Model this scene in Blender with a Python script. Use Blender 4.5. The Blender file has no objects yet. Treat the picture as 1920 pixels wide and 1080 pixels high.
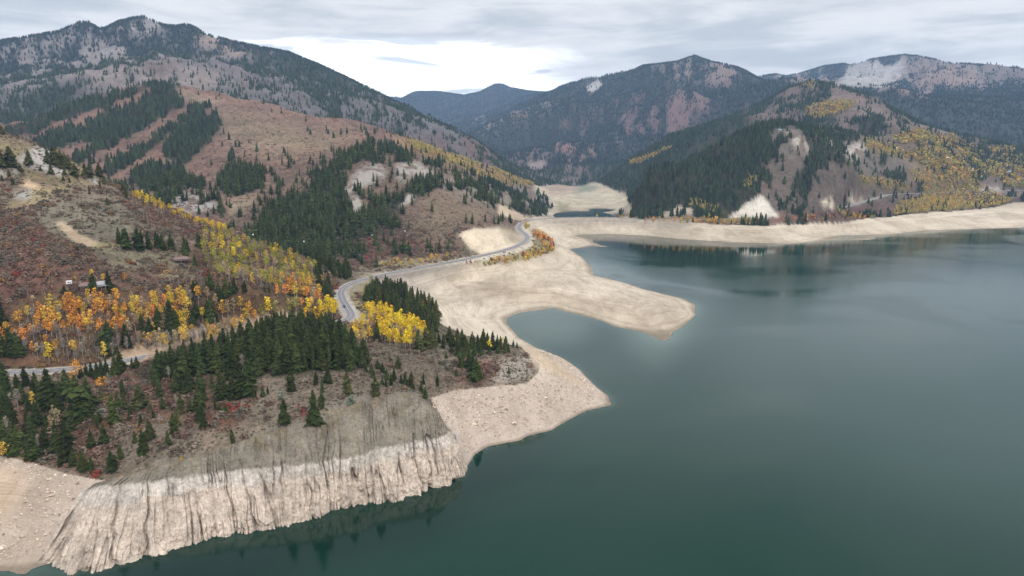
import bpy, bmesh, math, random, time
import numpy as np
from mathutils import Vector
T0 = time.time()
random.seed(7); RNG = np.random.default_rng(7)
R = math.radians
S = bpy.context.scene
COL = S.collection

# ------------------------------------------------------------------ camera, sky, sun, exposure
CAMZ = 150.0; FPX = 1281.0; TANP = 0.203; PITCH = math.atan(TANP)
cd = bpy.data.cameras.new('camera'); cam = bpy.data.objects.new('camera', cd); COL.objects.link(cam)
cd.sensor_width = 36; cd.lens = FPX/1920*36; cd.clip_start = 1; cd.clip_end = 60000
cam.location = (0, 0, CAMZ); cam.rotation_euler = (math.pi/2-PITCH, 0, 0)
S.camera = cam
S.view_settings.view_transform = 'Standard'; S.view_settings.look = 'None'
S.view_settings.exposure = 0.0; S.view_settings.gamma = 1
S.cycles.max_bounces = 5; S.cycles.diffuse_bounces = 2; S.cycles.glossy_bounces = 3
S.cycles.volume_bounces = 1; S.cycles.transparent_max_bounces = 6; S.cycles.transmission_bounces = 2
SUN_EL, SUN_AZ = R(42), R(148)      # azimuth clockwise from +Y: behind the camera, to the right
sd = bpy.data.lights.new('sun', 'SUN'); sd.energy = 2.0; sd.angle = R(10); sd.color = (1.0, 0.95, 0.88)
sun = bpy.data.objects.new('sun', sd); COL.objects.link(sun)
sdir = Vector((math.sin(SUN_AZ)*math.cos(SUN_EL), math.cos(SUN_AZ)*math.cos(SUN_EL), math.sin(SUN_EL)))
sun.rotation_euler = sdir.to_track_quat('Z', 'Y').to_euler()

class NT:
    """small helper for node trees"""
    def __init__(s, nt): s.nt = nt; s.n = nt.nodes; s.l = nt.links
    def add(s, t, **kw):
        n = s.n.new(t)
        for k, v in kw.items():
            if k.startswith('i_'):
                key = k[2:]; key = int(key) if key.isdigit() else key
                sock = n.inputs[key]
                if isinstance(v, bpy.types.NodeSocket): s.l.new(v, sock)
                else: sock.default_value = v
            else: setattr(n, k, v)
        return n
    def math(s, op, a, b=0.0, c=0.0, clamp=False):
        n = s.n.new('ShaderNodeMath'); n.operation = op; n.use_clamp = clamp
        for i, v in enumerate((a, b, c)):
            if isinstance(v, bpy.types.NodeSocket): s.l.new(v, n.inputs[i])
            else: n.inputs[i].default_value = v
        return n.outputs[0]
    def mix(s, f, a, b, mode='MIX'):
        n = s.n.new('ShaderNodeMix'); n.data_type = 'RGBA'; n.blend_type = mode
        for i, v in ((0, f), (6, a), (7, b)):
            if isinstance(v, bpy.types.NodeSocket): s.l.new(v, n.inputs[i])
            else: n.inputs[i].default_value = v if i == 0 else (*v, 1)[:4]
        return n.outputs[2]
    def sstep(s, v, lo, hi, a=0.0, b=1.0):
        n = s.n.new('ShaderNodeMapRange'); n.interpolation_type = 'SMOOTHSTEP'
        s.l.new(v, n.inputs[0]); n.inputs[1].default_value = lo; n.inputs[2].default_value = hi
        n.inputs[3].default_value = a; n.inputs[4].default_value = b
        return n.outputs[0]
    def noise(s, vec, scale, detail=3, rough=0.5, dist=0.0):
        n = s.n.new('ShaderNodeTexNoise'); n.inputs['Scale'].default_value = scale
        n.inputs['Detail'].default_value = detail; n.inputs['Roughness'].default_value = rough
        n.inputs['Distortion'].default_value = dist
        if vec is not None: s.l.new(vec, n.inputs['Vector'])
        return n.outputs['Fac']

w = bpy.data.worlds.new('World'); S.world = w; w.use_nodes = True
q = NT(w.node_tree); q.n.clear()
sky = q.add('ShaderNodeTexSky', sky_type='NISHITA', sun_disc=False, sun_elevation=SUN_EL, sun_rotation=SUN_AZ)
tc = q.add('ShaderNodeTexCoord'); sp = q.add('ShaderNodeSeparateXYZ', i_0=tc.outputs['Generated'])
dx, dy, dz = sp.outputs
zc = q.math('ADD', q.math('MAXIMUM', dz, 0.0), 0.10)
cl = q.add('ShaderNodeCombineXYZ', i_0=q.math('DIVIDE', dx, zc), i_1=q.math('DIVIDE', dy, zc), i_2=0.0).outputs[0]
c1 = q.noise(cl, 0.55, 6, 0.55, 0.5)
c2 = q.noise(cl, 1.7, 6, 0.6, 0.8)
st = q.add('ShaderNodeMapping', i_0=tc.outputs['Generated']); st.inputs['Scale'].default_value = (5, 5, 34)
c3 = q.noise(st.outputs[0], 1.0, 6, 0.55, 0.4)
dens = q.math('ADD', q.math('MULTIPLY', c1, 0.25), q.math('ADD', q.math('MULTIPLY', c2, 0.2), q.math('MULTIPLY', c3, 0.55)))
# the bright break in the cloud deck over the valley
az = q.math('ARCTAN2', dx, dy)
el = q.math('ARCSINE', dz)
azw = q.math('ADD', az, q.math('MULTIPLY', q.math('SUBTRACT', c2, 0.5), 0.16))
elw = q.math('ADD', el, q.math('MULTIPLY', q.math('SUBTRACT', c3, 0.5), 0.06))
ga = q.math('MULTIPLY', q.sstep(azw, -0.37, -0.30), q.sstep(azw, 0.0, 0.11, 1.0, 0.0))
ge = q.math('MULTIPLY', q.sstep(elw, 0.04, 0.085, 0.45, 1.0), q.sstep(elw, 0.135, 0.150, 1.0, 0.0))
gap = q.math('MULTIPLY', ga, ge)
ga2 = q.math('MULTIPLY', q.sstep(elw, 0.075, 0.105, 1.0, 0.0), q.sstep(azw, -0.1, 0.3))
tone = q.sstep(dens, 0.40, 0.58)
ccol = q.mix(tone, (0.64, 0.68, 0.72), (0.97, 0.975, 0.985))
ccol = q.mix(q.math('MULTIPLY', ga2, q.sstep(c3, 0.40, 0.56)), ccol, (1.25, 1.25, 1.25))
ccol = q.mix(gap, ccol, q.mix(q.sstep(c3, 0.40, 0.50), (0.95, 1.0, 1.05), (2.0, 2.0, 2.0)))
# an overcast vault is about three times as bright overhead as at its rim
lift = q.math('ADD', q.math('SUBTRACT', 1.0, q.math('MULTIPLY', q.math('MULTIPLY', q.sstep(dz, 0.34, 0.54), q.sstep(dz, 0.62, 0.85, 1.0, 0.0)), 0.4)), q.math('MULTIPLY', q.sstep(dz, 0.55, 1.0), 2.4))  # includes an unseen dark band partway up, added to dim the lake's reflection
ccol = q.mix(1.0, ccol, q.add('ShaderNodeCombineXYZ', i_0=lift, i_1=lift, i_2=lift).outputs[0], 'MULTIPLY')
skyc = q.mix(1.0, sky.outputs[0], (0.08, 0.08, 0.08), 'MULTIPLY')
full = q.mix(0.93, skyc, ccol)
bg = q.add('ShaderNodeBackground', i_0=full); bg.inputs[1].default_value = 1.0
out = q.add('ShaderNodeOutputWorld', i_0=bg.outputs[0])

# ------------------------------------------------------------------ geometry of the view (used once, to survey where things stand)
def ray(u, v):
    u = np.asarray(u, float); v = np.asarray(v, float)
    c, s = math.cos(PITCH), math.sin(PITCH)
    yc = -(v-540)/FPX
    X = (u-960)/FPX; Y = c+s*yc; Z = -s+c*yc
    h = np.hypot(X, Y)
    return np.arctan2(X, Y), Z/h
def pt(u, v, z=None, d=None):
    th, sl = ray(u, v)
    if d is None: d = (z-CAMZ)/sl
    return (float(d*math.sin(th)), float(d*math.cos(th)), float(CAMZ+d*sl))
def project(x, y, z):
    c, s = math.cos(PITCH), math.sin(PITCH)
    zz = z-CAMZ
    f = y*c - zz*s; up = y*s + zz*c
    f = np.maximum(f, 1e-3)
    return 960+FPX*x/f, 540-FPX*up/f

# value noise ------------------------------------------------------
def _h(ix, iy, seed):
    n = (ix.astype(np.int64)*374761393 + iy.astype(np.int64)*668265263 + seed*1442695041) & 0xffffffff
    n = ((n ^ (n >> 13))*1274126177) & 0xffffffff
    return ((n ^ (n >> 16)) & 0xffff)/65535.0
def vn(x, y, seed=0):
    x = np.asarray(x, float); y = np.asarray(y, float)
    ix = np.floor(x); iy = np.floor(y); fx = x-ix; fy = y-iy
    def g(ox, oy):
        a = _h(ix+ox, iy+oy, seed)*2*math.pi
        return np.cos(a)*(fx-ox)+np.sin(a)*(fy-oy)
    sx = fx*fx*fx*(fx*(fx*6-15)+10); sy = fy*fy*fy*(fy*(fy*6-15)+10)
    a = g(0, 0)*(1-sx)+g(1, 0)*sx; b = g(0, 1)*(1-sx)+g(1, 1)*sx
    return (a*(1-sy)+b*sy)*1.5
def fbm(x, y, seed=0, oct=4, gain=0.5):
    t = 0; a = 1.0; n = 0
    for o in range(oct):
        t = t+a*vn(x*2**o, y*2**o, seed+o*17); n += a; a *= gain
    return t/n
def ridged(x, y, seed=0, oct=4, gain=0.5):
    t = 0; a = 1.0; n = 0
    for o in range(oct):
        t = t+a*(1-2*np.abs(vn(x*2**o, y*2**o, seed+o*29))); n += a; a *= gain
    return t/n
def ss(x, a, b):
    t = np.clip((x-a)/(b-a), 0, 1); return t*t*(3-2*t)

# ------------------------------------------------------------------ survey lines of the terrain
W1 = [(-90,1080),(0,1070),(20,1070),(43,1078),(60,1066),(90,1057),(97,1066),(133,1073),(163,1068),(187,1066),(217,1058),(240,1048),(283,1036),(310,1026),(333,1022),(370,1015),(413,1003),(447,1006),(480,995),(517,978),(560,977),(583,966),(637,960),(663,946),(697,943),(733,938),(773,928),(813,910),(843,905),(863,898),(873,890),(874,878),(890,853),(913,838),(977,825),(987,818),(1033,807),(1053,795),(1100,770),(1145,760),(1140,742),(1120,727),(1100,707),(1087,693),(1057,673),(1007,653),(973,633),(950,607),(950,597),(973,587),(1007,582),(1037,578),(1073,587),(1123,600),(1157,613),(1207,623),(1240,638),(1253,637),(1262,623),(1282,611),(1303,592),(1303,572),(1280,560),(1240,550),(1207,542),(1160,527),(1115,517),(1110,503),(1092,483),(1069,468),(1107,462),(1137,463),(1113,455),(1110,448),(1080,441),(1140,439),(1207,442),(1280,449),(1380,455),(1480,458),(1580,450),(1647,443),(1730,433),(1813,430),(1920,427),(2150,422)]
HW = [(-90,850),(0,853),(67,870),(130,890),(183,900),(247,902),(333,887),(400,882),(467,875),(573,860),(640,858),(683,837),(733,830),(843,812),(825,780),(810,747),(850,732),(937,723),(987,720),(1007,700),(1013,683),(993,663),(980,650),(930,640),(870,628),(822,605),(815,575)]
HWR = [(1300,421),(1380,423),(1423,423),(1480,420),(1580,417),(1627,410),(1673,407),(1713,400),(1780,398),(1847,390),(1903,380),(1960,378),(2150,372)]
ROAD = [(-120,706,30),(-60,700,30),(0,697,30),(75,696,30),(150,693,30.5),None,(668,600,31),(655,585,31),(645,566,30.5),(637,550,30),(645,537,29.5),(662,529,29),(690,521,28),(730,512,26.5),(780,503,25.5),(840,492,25),(880,484,25),(930,473,25.5),(965,463,26),(985,452,26.5),(989,443,26.5),(978,434,26.5),(972,426,26),(980,417,25),(1000,411,23.5),(1040,409,22.5),(1087,407,22.3),(1160,408,22.3),(1212,412,22.5),(1265,413,23),(1340,411,23.5),(1427,409,25),(1500,402,29),(1587,387,35),(1647,370,45),(1677,364,48),(1760,361,44),(1870,357,40),(1925,357,40),(2100,356,40)]
def zl(pts, z): return [pt(u, v, z=z) for u, v in pts]
def zz(pts): return [pt(u, v, z=z) for u, v, z in pts]
def dd(pts):
    out = []; last = None
    for p in pts:
        out.append(pt(p[0], p[1], d=p[2]))
    return out
C1 = dd([(-250,190,860),(-100,225,830),(0,248,800),(60,268,790),(130,300,780),(200,335,770),(240,362,760),(300,385,740),(370,412,720),(430,437,700),(500,462,680),(560,485,660),(620,507,650),(650,522,640)])
C2 = dd([(60,262,2300),(150,220,2250),(220,185,2200),(290,156,2150),(340,171,2150),(400,181,2100),(440,187,2050),(520,205,2050),(600,225,2000),(660,245,2000),(740,264,1950),(800,278,1900),(860,294,1900),(920,313,1900),(960,330,1950),(1000,345,2000)])
C3 = dd([(-250,100,4300),(0,76,4000),(60,66,4000),(110,58,4000),(140,43,4000),(152,40,4000),(168,41,4000),(184,52,3950),(197,52,3950),(220,40,3900),(250,32,3850),(270,30,3800),(285,36,3780),(305,46,3750),(330,48,3700),(350,45,3700),(365,50,3680),(385,62,3680),(430,75,3640),(480,86,3600),(540,97,3550),(600,121,3500),(660,149,3400),(720,179,3300),(760,197,3250),(800,220,3200),(850,255,3100),(900,285,3050),(950,310,3000),(1000,330,2950),(1030,342,2900)])
C4 = dd([(730,196,9400),(745,188,9200),(770,175,9000),(782,171,9000),(820,171,9000),(870,178,8900),(900,172,8800),(915,163,8800),(927,157,8800),(943,157,8800),(955,163,8700),(990,170,8600),(1040,174,8500),(1090,178,8500)])
C5 = dd([(1045,181,6200),(1070,169,6000),(1120,151,5700),(1180,134,5500),(1205,122,5400),(1240,118,5350),(1270,114,5300),(1290,107,5250),(1303,103,5200),(1315,108,5200),(1335,115,5150),(1360,119,5100),(1385,126,5100),(1400,133,5100),(1425,147,5100),(1470,162,5000),(1520,178,5000)])
C6 = dd([(1400,160,7600),(1425,142,7500),(1455,138,7400),(1475,142,7400),(1500,137,7300),(1545,123,7200),(1580,119,7100),(1595,121,7100),(1630,111,7000),(1665,106,6900),(1695,102,6800),(1720,104,6750),(1745,109,6700),(1780,117,6650),(1820,119,6600),(1860,123,6600),(1885,130,6550),(1920,133,6500),(2150,145,6500)])
C7 = dd([(1125,342,2700),(1150,325,2700),(1200,298,2800),(1280,262,2900),(1350,236,3000),(1400,208,3050),(1440,186,3100),(1480,162,3150),(1520,153,3200),(1570,157,3150),(1600,170,3100),(1640,188,3000),(1680,206,2900),(1720,227,2900),(1780,245,2900),(1840,262,2950),(1920,278,3000),(2150,310,3000)])
C8 = dd([(1178,385,1500),(1190,363,1560),(1240,333,1650),(1300,300,1750),(1380,260,1850),(1432,235,1900),(1480,236,1950),(1530,238,2020),(1590,247,2150),(1640,256,2250)])
lines = [zl(W1, 0), zl(HW, 18), zl(HWR, 19), C1, C2, C3, C4, C5, C6, C7, C8]
rw = []                        # the road, in plan
for i, p in enumerate(ROAD):
    if p is None:
        a = Vector(pt(*ROAD[i-1][:2], z=ROAD[i-1][2])); b = Vector(pt(*ROAD[i+1][:2], z=ROAD[i+1][2]))
        nrm = Vector((-(b-a).y, (b-a).x, 0)).normalized()
        for t in (0.2, 0.4, 0.6, 0.8):
            q_ = a.lerp(b, t)+nrm*math.sin(t*math.pi)*5; rw.append(tuple(q_))
    else: rw.append(pt(p[0], p[1], z=p[2]))
def catmull(pts, step):
    P = [np.array(p) for p in pts]; P = [2*P[0]-P[1]]+P+[2*P[-1]-P[-2]]; out = []
    for i in range(1, len(P)-2):
        n = max(2, int(np.linalg.norm(P[i+1]-P[i])/step))
        for k in range(n):
            t = k/n
            out.append(0.5*((2*P[i])+(-P[i-1]+P[i+1])*t+(2*P[i-1]-5*P[i]+4*P[i+1]-P[i+2])*t*t+(-P[i-1]+3*P[i]-3*P[i+1]+P[i+2])*t**3))
    out.append(P[-2]); return np.array(out)
RD = catmull(rw, 6.0)
# smooth the surveyed road a little
for _ in range(14):
    RD[1:-1] = 0.25*RD[:-2]+0.5*RD[1:-1]+0.25*RD[2:]
lines.append([tuple(p) for p in RD[::4]])
PZ = [(1300,1000,-12),(1000,1000,-10),(600,1075,-8),(300,1079,-5),(1700,900,-14),(1400,700,-10),(1800,600,-12),(1300,700,-7),(1220,660,-2),(1600,500,-8),(1180,480,-4),(1300,480,-5),(1080,620,-3),(1000,610,-2),(1150,680,-7),(1080,680,-4),(1020,870,-8),(930,900,-8),(1180,800,-8),(1350,620,-5),(1900,700,-14),(1900,460,-6),(1750,460,-5),(1900,1000,-14),(1250,475,-4),(1120,480,-2),(1400,500,-6),(1170,450,-2),(1300,456,-3),(1450,465,-3),
 (900,500,9),(1000,497,8),(1050,510,7.5),(1100,535,7),(1150,550,6.5),(1200,570,6),(1250,585,4.5),(1280,590,3),(1200,600,3),(1150,590,3.5),(1100,570,4),(1050,550,5),(960,540,5),(900,560,4.5),(860,590,8),(885,545,7),(880,560,6.5),(900,600,5),(840,560,7),(1050,470,5),(1060,490,5),(1000,520,8),(800,546,8.5),(845,520,9.5),(880,501,11),(940,520,8),
 (895,497,15),(940,493,15),(1000,485,14),(1035,472,13),(1038,455,14),(1015,435,17),(960,478,20),(1000,465,21),(1005,445,22),(1010,420,20),(1030,420,16),(1000,436,21),(1060,425,13),(1050,432,8),(1070,446,2.5),(1080,430,7),(1140,422,12),(1200,425,12),(1280,434,10),
 (1063,397,0),(1107,394,0),(1160,395,0),(1110,400,-1.5),(1020,390,5),(1070,382,3),(1110,372,4),(1165,372,6),(1050,362,6),(1100,352,8),(1050,346,10),(1120,343,11),(1075,354,8),(1090,349,10),(1045,353,9),(1075,387,3),(1110,385,4),(1150,387,4),(1010,352,11),(1010,362,12),(1012,398,16),(1000,395,20),(1030,402,10),(1130,345,13),(1150,362,12),(1178,368,10),(1165,390,4),(1180,400,12),(1200,402,18),
 (350,780,27),(250,800,22),(200,850,20),(300,720,30),(400,700,34),(550,690,36),(640,690,36),(700,700,34),(750,700,31),(810,710,25),(870,700,22),(950,690,22),(560,625,41),(480,640,40),(400,660,38),(640,640,37),(700,650,32),(800,645,26),(900,655,21),(690,600,30),(760,590,26),(720,560,27),(780,560,22),(800,620,22),(820,580,17),(760,535,19),(0,760,23),(100,780,23),(100,730,27),(0,820,20),(450,780,30),(550,760,33),(640,745,34),(600,790,29.5),(500,815,26.5),(400,845,23),(700,738,34),(760,732,33.5),(800,745,31),(580,787,30),(633,763,32),(470,817,26.5),(367,853,22.5),(283,870,20.5),
 (270,650,40),(400,600,44),(500,585,45),(565,583,42),(260,680,33),(400,638,35),(540,600,36),(600,600,34),(620,580,34),(0,640,42),(150,660,37),(150,600,51),(0,560,64),(300,560,56),(150,500,77),(300,500,68),(450,520,56),(560,540,46),(600,520,42),(625,540,34),(630,565,34),
 (700,500,22),(720,492,22),(680,510,24),(660,495,23),(760,488,24),(800,484,25),(860,478,27),(930,465,27),(868,437,46),(890,428,47),(930,424,44),(960,430,37),(975,437,30),(975,450,28)]
lines.append(zz(PZ))
PD = [(0,450,600),(150,450,570),(300,440,600),(0,400,660),(150,400,640),(300,410,660),(0,350,720),(150,350,720),(50,300,760),(400,450,640),(500,490,610),
 (450,430,850),(560,470,800),(480,462,780),(350,395,1000),(330,380,1060),(300,340,1300),(200,300,1500),(130,285,1620),(180,250,1900),(300,250,1750),(300,200,1960),(380,370,1080),(450,340,1200),(400,300,1350),(480,290,1450),(400,250,1700),(520,260,1700),(600,268,1620),(450,215,1900),
 (660,488,775),(740,486,800),(500,380,1050),(600,350,1080),(540,420,920),(620,440,870),(650,300,1250),(700,268,1350),(620,310,1200),(700,400,950),(780,360,1050),(840,440,880),(780,440,880),(850,400,980),(850,340,1200),(780,310,1250),(740,280,1340),(800,290,1420),(900,400,1020),(940,408,1100),(900,345,1380),(950,362,1400),(985,380,1380),(1000,402,1330),(960,400,1200),
 (0,150,3400),(0,200,2900),(100,120,3600),(80,220,2700),(200,100,3500),(180,160,2950),(300,100,3400),(300,140,2900),(400,130,3200),(400,165,2700),(500,130,3200),(500,185,2700),(600,160,3100),(600,205,2600),(700,210,2900),(700,243,2500),(800,250,2700),(850,280,2500),(900,302,2500),(0,240,2500),
 (800,230,7500),(850,250,6500),(900,220,7500),(950,200,7800),(870,270,5500),(1000,190,7400),
 (1000,215,5200),(950,235,4900),(900,262,4600),(880,285,4200),(1050,240,4500),(1100,200,4800),(1200,180,4700),(1300,150,4700),(1380,170,4500),(1000,290,3900),(1100,290,3800),(1200,250,4000),(1300,220,4000),(1000,320,3300),(1080,325,3150),(1050,340,3000),(1400,190,4000),
 (1500,155,6800),(1650,150,6200),(1600,160,5900),(1700,170,5600),(1800,170,5400),(1750,200,4800),(1850,220,4300),(1900,180,5200),(1700,200,4600),(1800,240,3900),(1900,262,3900),(2050,200,4800),
 (1550,200,2800),(1600,220,2500),(1500,195,2900),(1440,215,2800),(1300,280,2500),(1660,240,2350),(1750,270,2600),
 (1380,404,1335),(1440,398,1345),(1420,367,1400),(1370,395,1350),(1460,395,1350),(1440,320,1550),(1520,330,1550),(1600,330,1650),(1560,380,1400),(1520,380,1400),(1700,330,2000),(1700,388,1720),(1800,345,2150),(1800,310,2350),(1900,335,2450),(1900,300,2650),(1550,280,1850),(1650,290,2100),(1300,385,1430),(1350,330,1600),(1260,385,1440),(1230,395,1390),(1800,388,1850),(1900,372,2050),(2050,330,2600)]
lines.append(dd(PD))
def back(C, steps, zmin=15, every=2):
    L = []
    for p in C[::every]:
        r = math.hypot(p[0], p[1])
        for dr, dzv in steps:
            k = (r+dr)/r; L.append((p[0]*k, p[1]*k, max(zmin, p[2]+dzv)))
    return L
lines += [back(C1, [(70,-20),(150,-50)], 35), back(C2[1:-3], [(200,-45)], 100), back(C3, [(500,-140),(1500,-350)], 80), back(C4, [(700,-180),(3000,-500)], 80), back(C5[1:-2], [(500,-120)], 200), back(C6, [(800,-160),(3000,-500)], 80), back(C7[3:], [(250,-50),(600,-110)], 90), back(C8[2:-2], [(200,-45),(400,-70)], 60)]
# behind the dam crest
lines.append([pt(u, 407, z=22) for u in ()]+[(lambda p: (p[0]*1.045, p[1]*1.045, 0.5))(pt(u, v, z=22)) for u, v in ((1060,408),(1110,407),(1160,408))])
pool = []
for L in lines[:12]:
    L = np.array(L)
    for a, b in zip(L[:-1], L[1:]):
        ra, rb = math.hypot(*a[:2]), math.hypot(*b[:2])
        pool.append(a)
        da = abs(math.atan2(a[0], a[1])-math.atan2(b[0], b[1])); dr = abs(math.log(rb/ra)); n = int(math.hypot(da, dr)/0.022)
        for k in range(1, n+1):
            t = k/(n+1); th = math.atan2(a[0], a[1])*(1-t)+math.atan2(b[0], b[1])*t; r = ra*(1-t)+rb*t
            pool.append(np.array((r*math.sin(th), r*math.cos(th), a[2]*(1-t)+b[2]*t)))
    pool.append(L[-1])
for L in lines[12:]: pool += [np.array(p) for p in L]
for th in np.radians(np.arange(-60, 61, 12)):
    pool.append(np.array((14500*math.sin(th), 14500*math.cos(th), 60.)))
for th in np.radians([0, 12, 24, 36, 50, 60]):
    for r in (100, 160): pool.append(np.array((r*math.sin(th), r*math.cos(th), -12.)))
for th, r, z in ((-60,120,-8),(-50,200,-5),(-60,400,30),(-50,1200,150),(-60,2500,250),(60,1500,-6),(60,700,-12),(50,1000,-12),(60,3000,150),(-20,150,-10),(-35,160,-8)):
    a = R(th); pool.append(np.array((r*math.sin(a), r*math.cos(a), z)))
CP = np.array(pool)
cth = np.arctan2(CP[:,0], CP[:,1]); cr = np.hypot(CP[:,0], CP[:,1])
key = np.round(np.stack([cth, np.log(cr)], 1)/0.004).astype(int)
_, idx = np.unique(key, axis=0, return_index=True)
cx, cy, cv = cth[idx], np.log(cr[idx]), CP[idx,2]/cr[idx]
N = len(cx); print('control points', N)
def phi(r2): return 0.5*r2*np.log(r2+1e-12)
A = np.zeros((N+3, N+3)); A[:N,:N] = phi((cx[:,None]-cx)**2+(cy[:,None]-cy)**2)+np.eye(N)*2e-6
A[:N,N] = 1; A[:N,N+1] = cx; A[:N,N+2] = cy; A[N:,:N] = A[:N,N:].T
sol = np.linalg.solve(A, np.concatenate([cv, np.zeros(3)]))
gt = np.concatenate([np.linspace(R(-62), R(-38.5), 50, endpoint=False), np.linspace(R(-38.5), R(38.5), 820), np.linspace(R(38.5), R(62), 51)[1:]]); gr = np.linspace(math.log(90), math.log(14500), 560)
GT, GR = np.meshgrid(gt, gr)
def tps(x, y):
    o = np.empty(x.size)
    for i in range(0, x.size, 4000):
        a = x[i:i+4000,None]; b = y[i:i+4000,None]
        o[i:i+4000] = phi((a-cx)**2+(b-cy)**2)@sol[:N]+sol[N]+sol[N+1]*a[:,0]+sol[N+2]*b[:,0]
    return o
G = tps(GT.ravel(), GR.ravel()).reshape(GT.shape)
def base_h(x, y):
    th = np.arctan2(x, y); r = np.hypot(x, y); lr = np.log(r)
    a = np.clip(np.interp(th, gt, np.arange(len(gt))), 0, len(gt)-1.001); b = np.clip((lr-gr[0])/(gr[1]-gr[0]), 0, len(gr)-1.001)
    i = a.astype(int); j = b.astype(int); fa = a-i; fb = b-j
    return ((G[j,i]*(1-fa)+G[j,i+1]*fa)*(1-fb)+(G[j+1,i]*(1-fa)+G[j+1,i+1]*fa)*fb)*r
print('tps', time.time()-T0)
# ------------------------------------------------------------------ land cover map (surveyed outlines, half photo resolution)
RW, RH = 960, 540
CH = 8      # r g b forest aspen rock sand brush
def new_layer(rgb, F=0.0): 
    a = np.zeros((RH, RW, CH)); a[..., 0:3] = rgb; a[..., 3] = F; return a
def srgb(*c):
    c = np.array(c, float)/255; return np.where(c <= 0.04045, c/12.92, ((c+0.055)/1.055)**2.4)
LIGHT = 1.30
def al(*c):
    a = srgb(*c)/LIGHT; m = a.mean()
    return np.clip(m+(a-m)*1.10, .004, 1)*(1.0 if m > .27 else .86)
sand=al(219,205,187); sandg=al(196,184,170); slab=al(205,190,177); sage=al(132,119,102); sageg=al(140,131,116); pink=al(136,110,98); red=al(126,76,64)
brush=al(112,88,78); rock=al(168,161,152); ffloor=al(60,58,46); mtn=al(124,117,117); mtnp=al(120,102,98); green=al(150,160,132); gravel=al(172,163,154); dry=al(158,146,112); tan=al(190,168,146); darkrock=al(122,113,102); floorred=al(104,74,56)
LAY = {'n': new_layer(sage), 'm': new_layer(pink), 'f': new_layer(mtn, 0.5)}
def box(a, k):
    if k < 1: return a
    p = np.pad(a, k, mode='edge'); c = np.cumsum(np.pad(p, ((1,0),(0,0))), 0); a1 = (c[2*k+1:]-c[:-2*k-1])/(2*k+1)
    c = np.cumsum(np.pad(a1, ((0,0),(1,0))), 1); return (c[:, 2*k+1:]-c[:, :-2*k-1])/(2*k+1)
def poly(lay, pts, rgb=None, F=None, A=None, K=None, S=None, B=None, fe=2, op=1.0):
    P = np.array(pts, float)/2
    x0, x1 = int(max(0, P[:,0].min()-fe*3-2)), int(min(RW, P[:,0].max()+fe*3+3)); y0, y1 = int(max(0, P[:,1].min()-fe*3-2)), int(min(RH, P[:,1].max()+fe*3+3))
    if x1 <= x0 or y1 <= y0: return
    X, Y = np.meshgrid(np.arange(x0, x1)+0.5, np.arange(y0, y1)+0.5)
    m = np.zeros(X.shape, bool)
    for i in range(len(P)):
        ax, ay = P[i-1]; bx_, by_ = P[i]
        if ay == by_: continue
        c = ((ay > Y) != (by_ > Y)) & (X < (bx_-ax)*(Y-ay)/(by_-ay)+ax); m ^= c
    m = box(box(m.astype(float), fe), fe)*op
    for l in lay:
        L = LAY[l][y0:y1, x0:x1]
        if rgb is not None: L[..., :3] = L[..., :3]*(1-m[...,None])+np.array(rgb)*m[...,None]
        for ch, v in ((3,F),(4,A),(5,K),(6,S),(7,B)):
            if v is not None: L[..., ch] = L[..., ch]*(1-m)+v*m
# --- far layer
poly('f', [(0,0),(1920,0),(1920,420),(0,420)], rgb=mtn, F=.5, K=.4, fe=1)
poly('f', [(-10,150),(120,140),(250,180),(420,190),(620,160),(740,190),(1040,340),(1040,420),(-10,420)], F=.78, rgb=mtn*.8, fe=12)
poly('f', [(480,80),(760,180),(900,290),(1040,345),(900,330),(700,260),(560,190),(430,130)], F=.72, fe=6)
poly('f', [(0,80),(140,60),(220,90),(200,140),(100,170),(0,160)], F=.42, rgb=al(137,129,128), fe=5)
poly('f', [(150,60),(190,70),(180,110),(120,150),(130,100)], F=.2, rgb=al(147,139,137), fe=3)
poly('f', [(215,55),(275,28),(310,45),(235,100),(150,130)], F=.25, rgb=al(147,139,137), fe=3)
poly('f', [(120,150),(280,95),(340,120),(420,140),(390,175),(230,165),(160,180)], F=.35, rgb=al(148,136,130), fe=5)
poly('f', [(340,45),(400,60),(470,100),(440,110),(360,75)], F=.2, rgb=al(146,130,122), fe=3)
poly('f', [(0,205),(120,150),(200,165),(60,240),(0,250)], F=.85, rgb=mtn*.6, fe=6)
for c in ([(505,240),(560,225),(600,250),(560,262)],[(760,260),(830,252),(870,275),(800,290)],[(450,150),(470,140),(480,170)],[(250,110),(330,120),(300,150)]): poly('f', c, rgb=mtnp, F=.3, fe=4)
poly('f', [(740,150),(1060,160),(1000,230),(900,290),(740,200)], rgb=al(120,118,120), F=.75, fe=5)
poly('f', [(880,200),(905,195),(920,205),(890,212)], rgb=al(190,120,90), F=.1, fe=2)
poly('f', [(900,150),(1060,170),(1450,80),(1540,180),(1400,240),(1130,350),(900,320),(860,270)], rgb=mtnp*.92, F=.72, K=.5, fe=4)
poly('f', [(1090,165),(1125,148),(1135,158),(1110,178)], rgb=al(185,182,178), F=.05, fe=2)
poly('f', [(880,225),(960,205),(1040,185),(1020,210),(960,235),(930,260),(900,255)], rgb=al(150,142,138), F=.45, K=1, fe=4)
poly('f', [(1050,225),(1070,215),(1068,240),(1045,255)], rgb=al(160,158,150), F=.3, K=1, fe=3)
poly('f', [(1110,200),(1200,175),(1300,180),(1360,190),(1300,240),(1180,250),(1120,230)], rgb=al(122,100,98), F=.5, fe=8)
poly('f', [(1220,122),(1303,104),(1400,130),(1360,160),(1260,150)], rgb=al(140,124,116), F=.34, fe=4)
poly('f', [(985,305),(1020,300),(1015,312),(985,312)], rgb=al(170,156,150), F=.1, fe=2)
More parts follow.
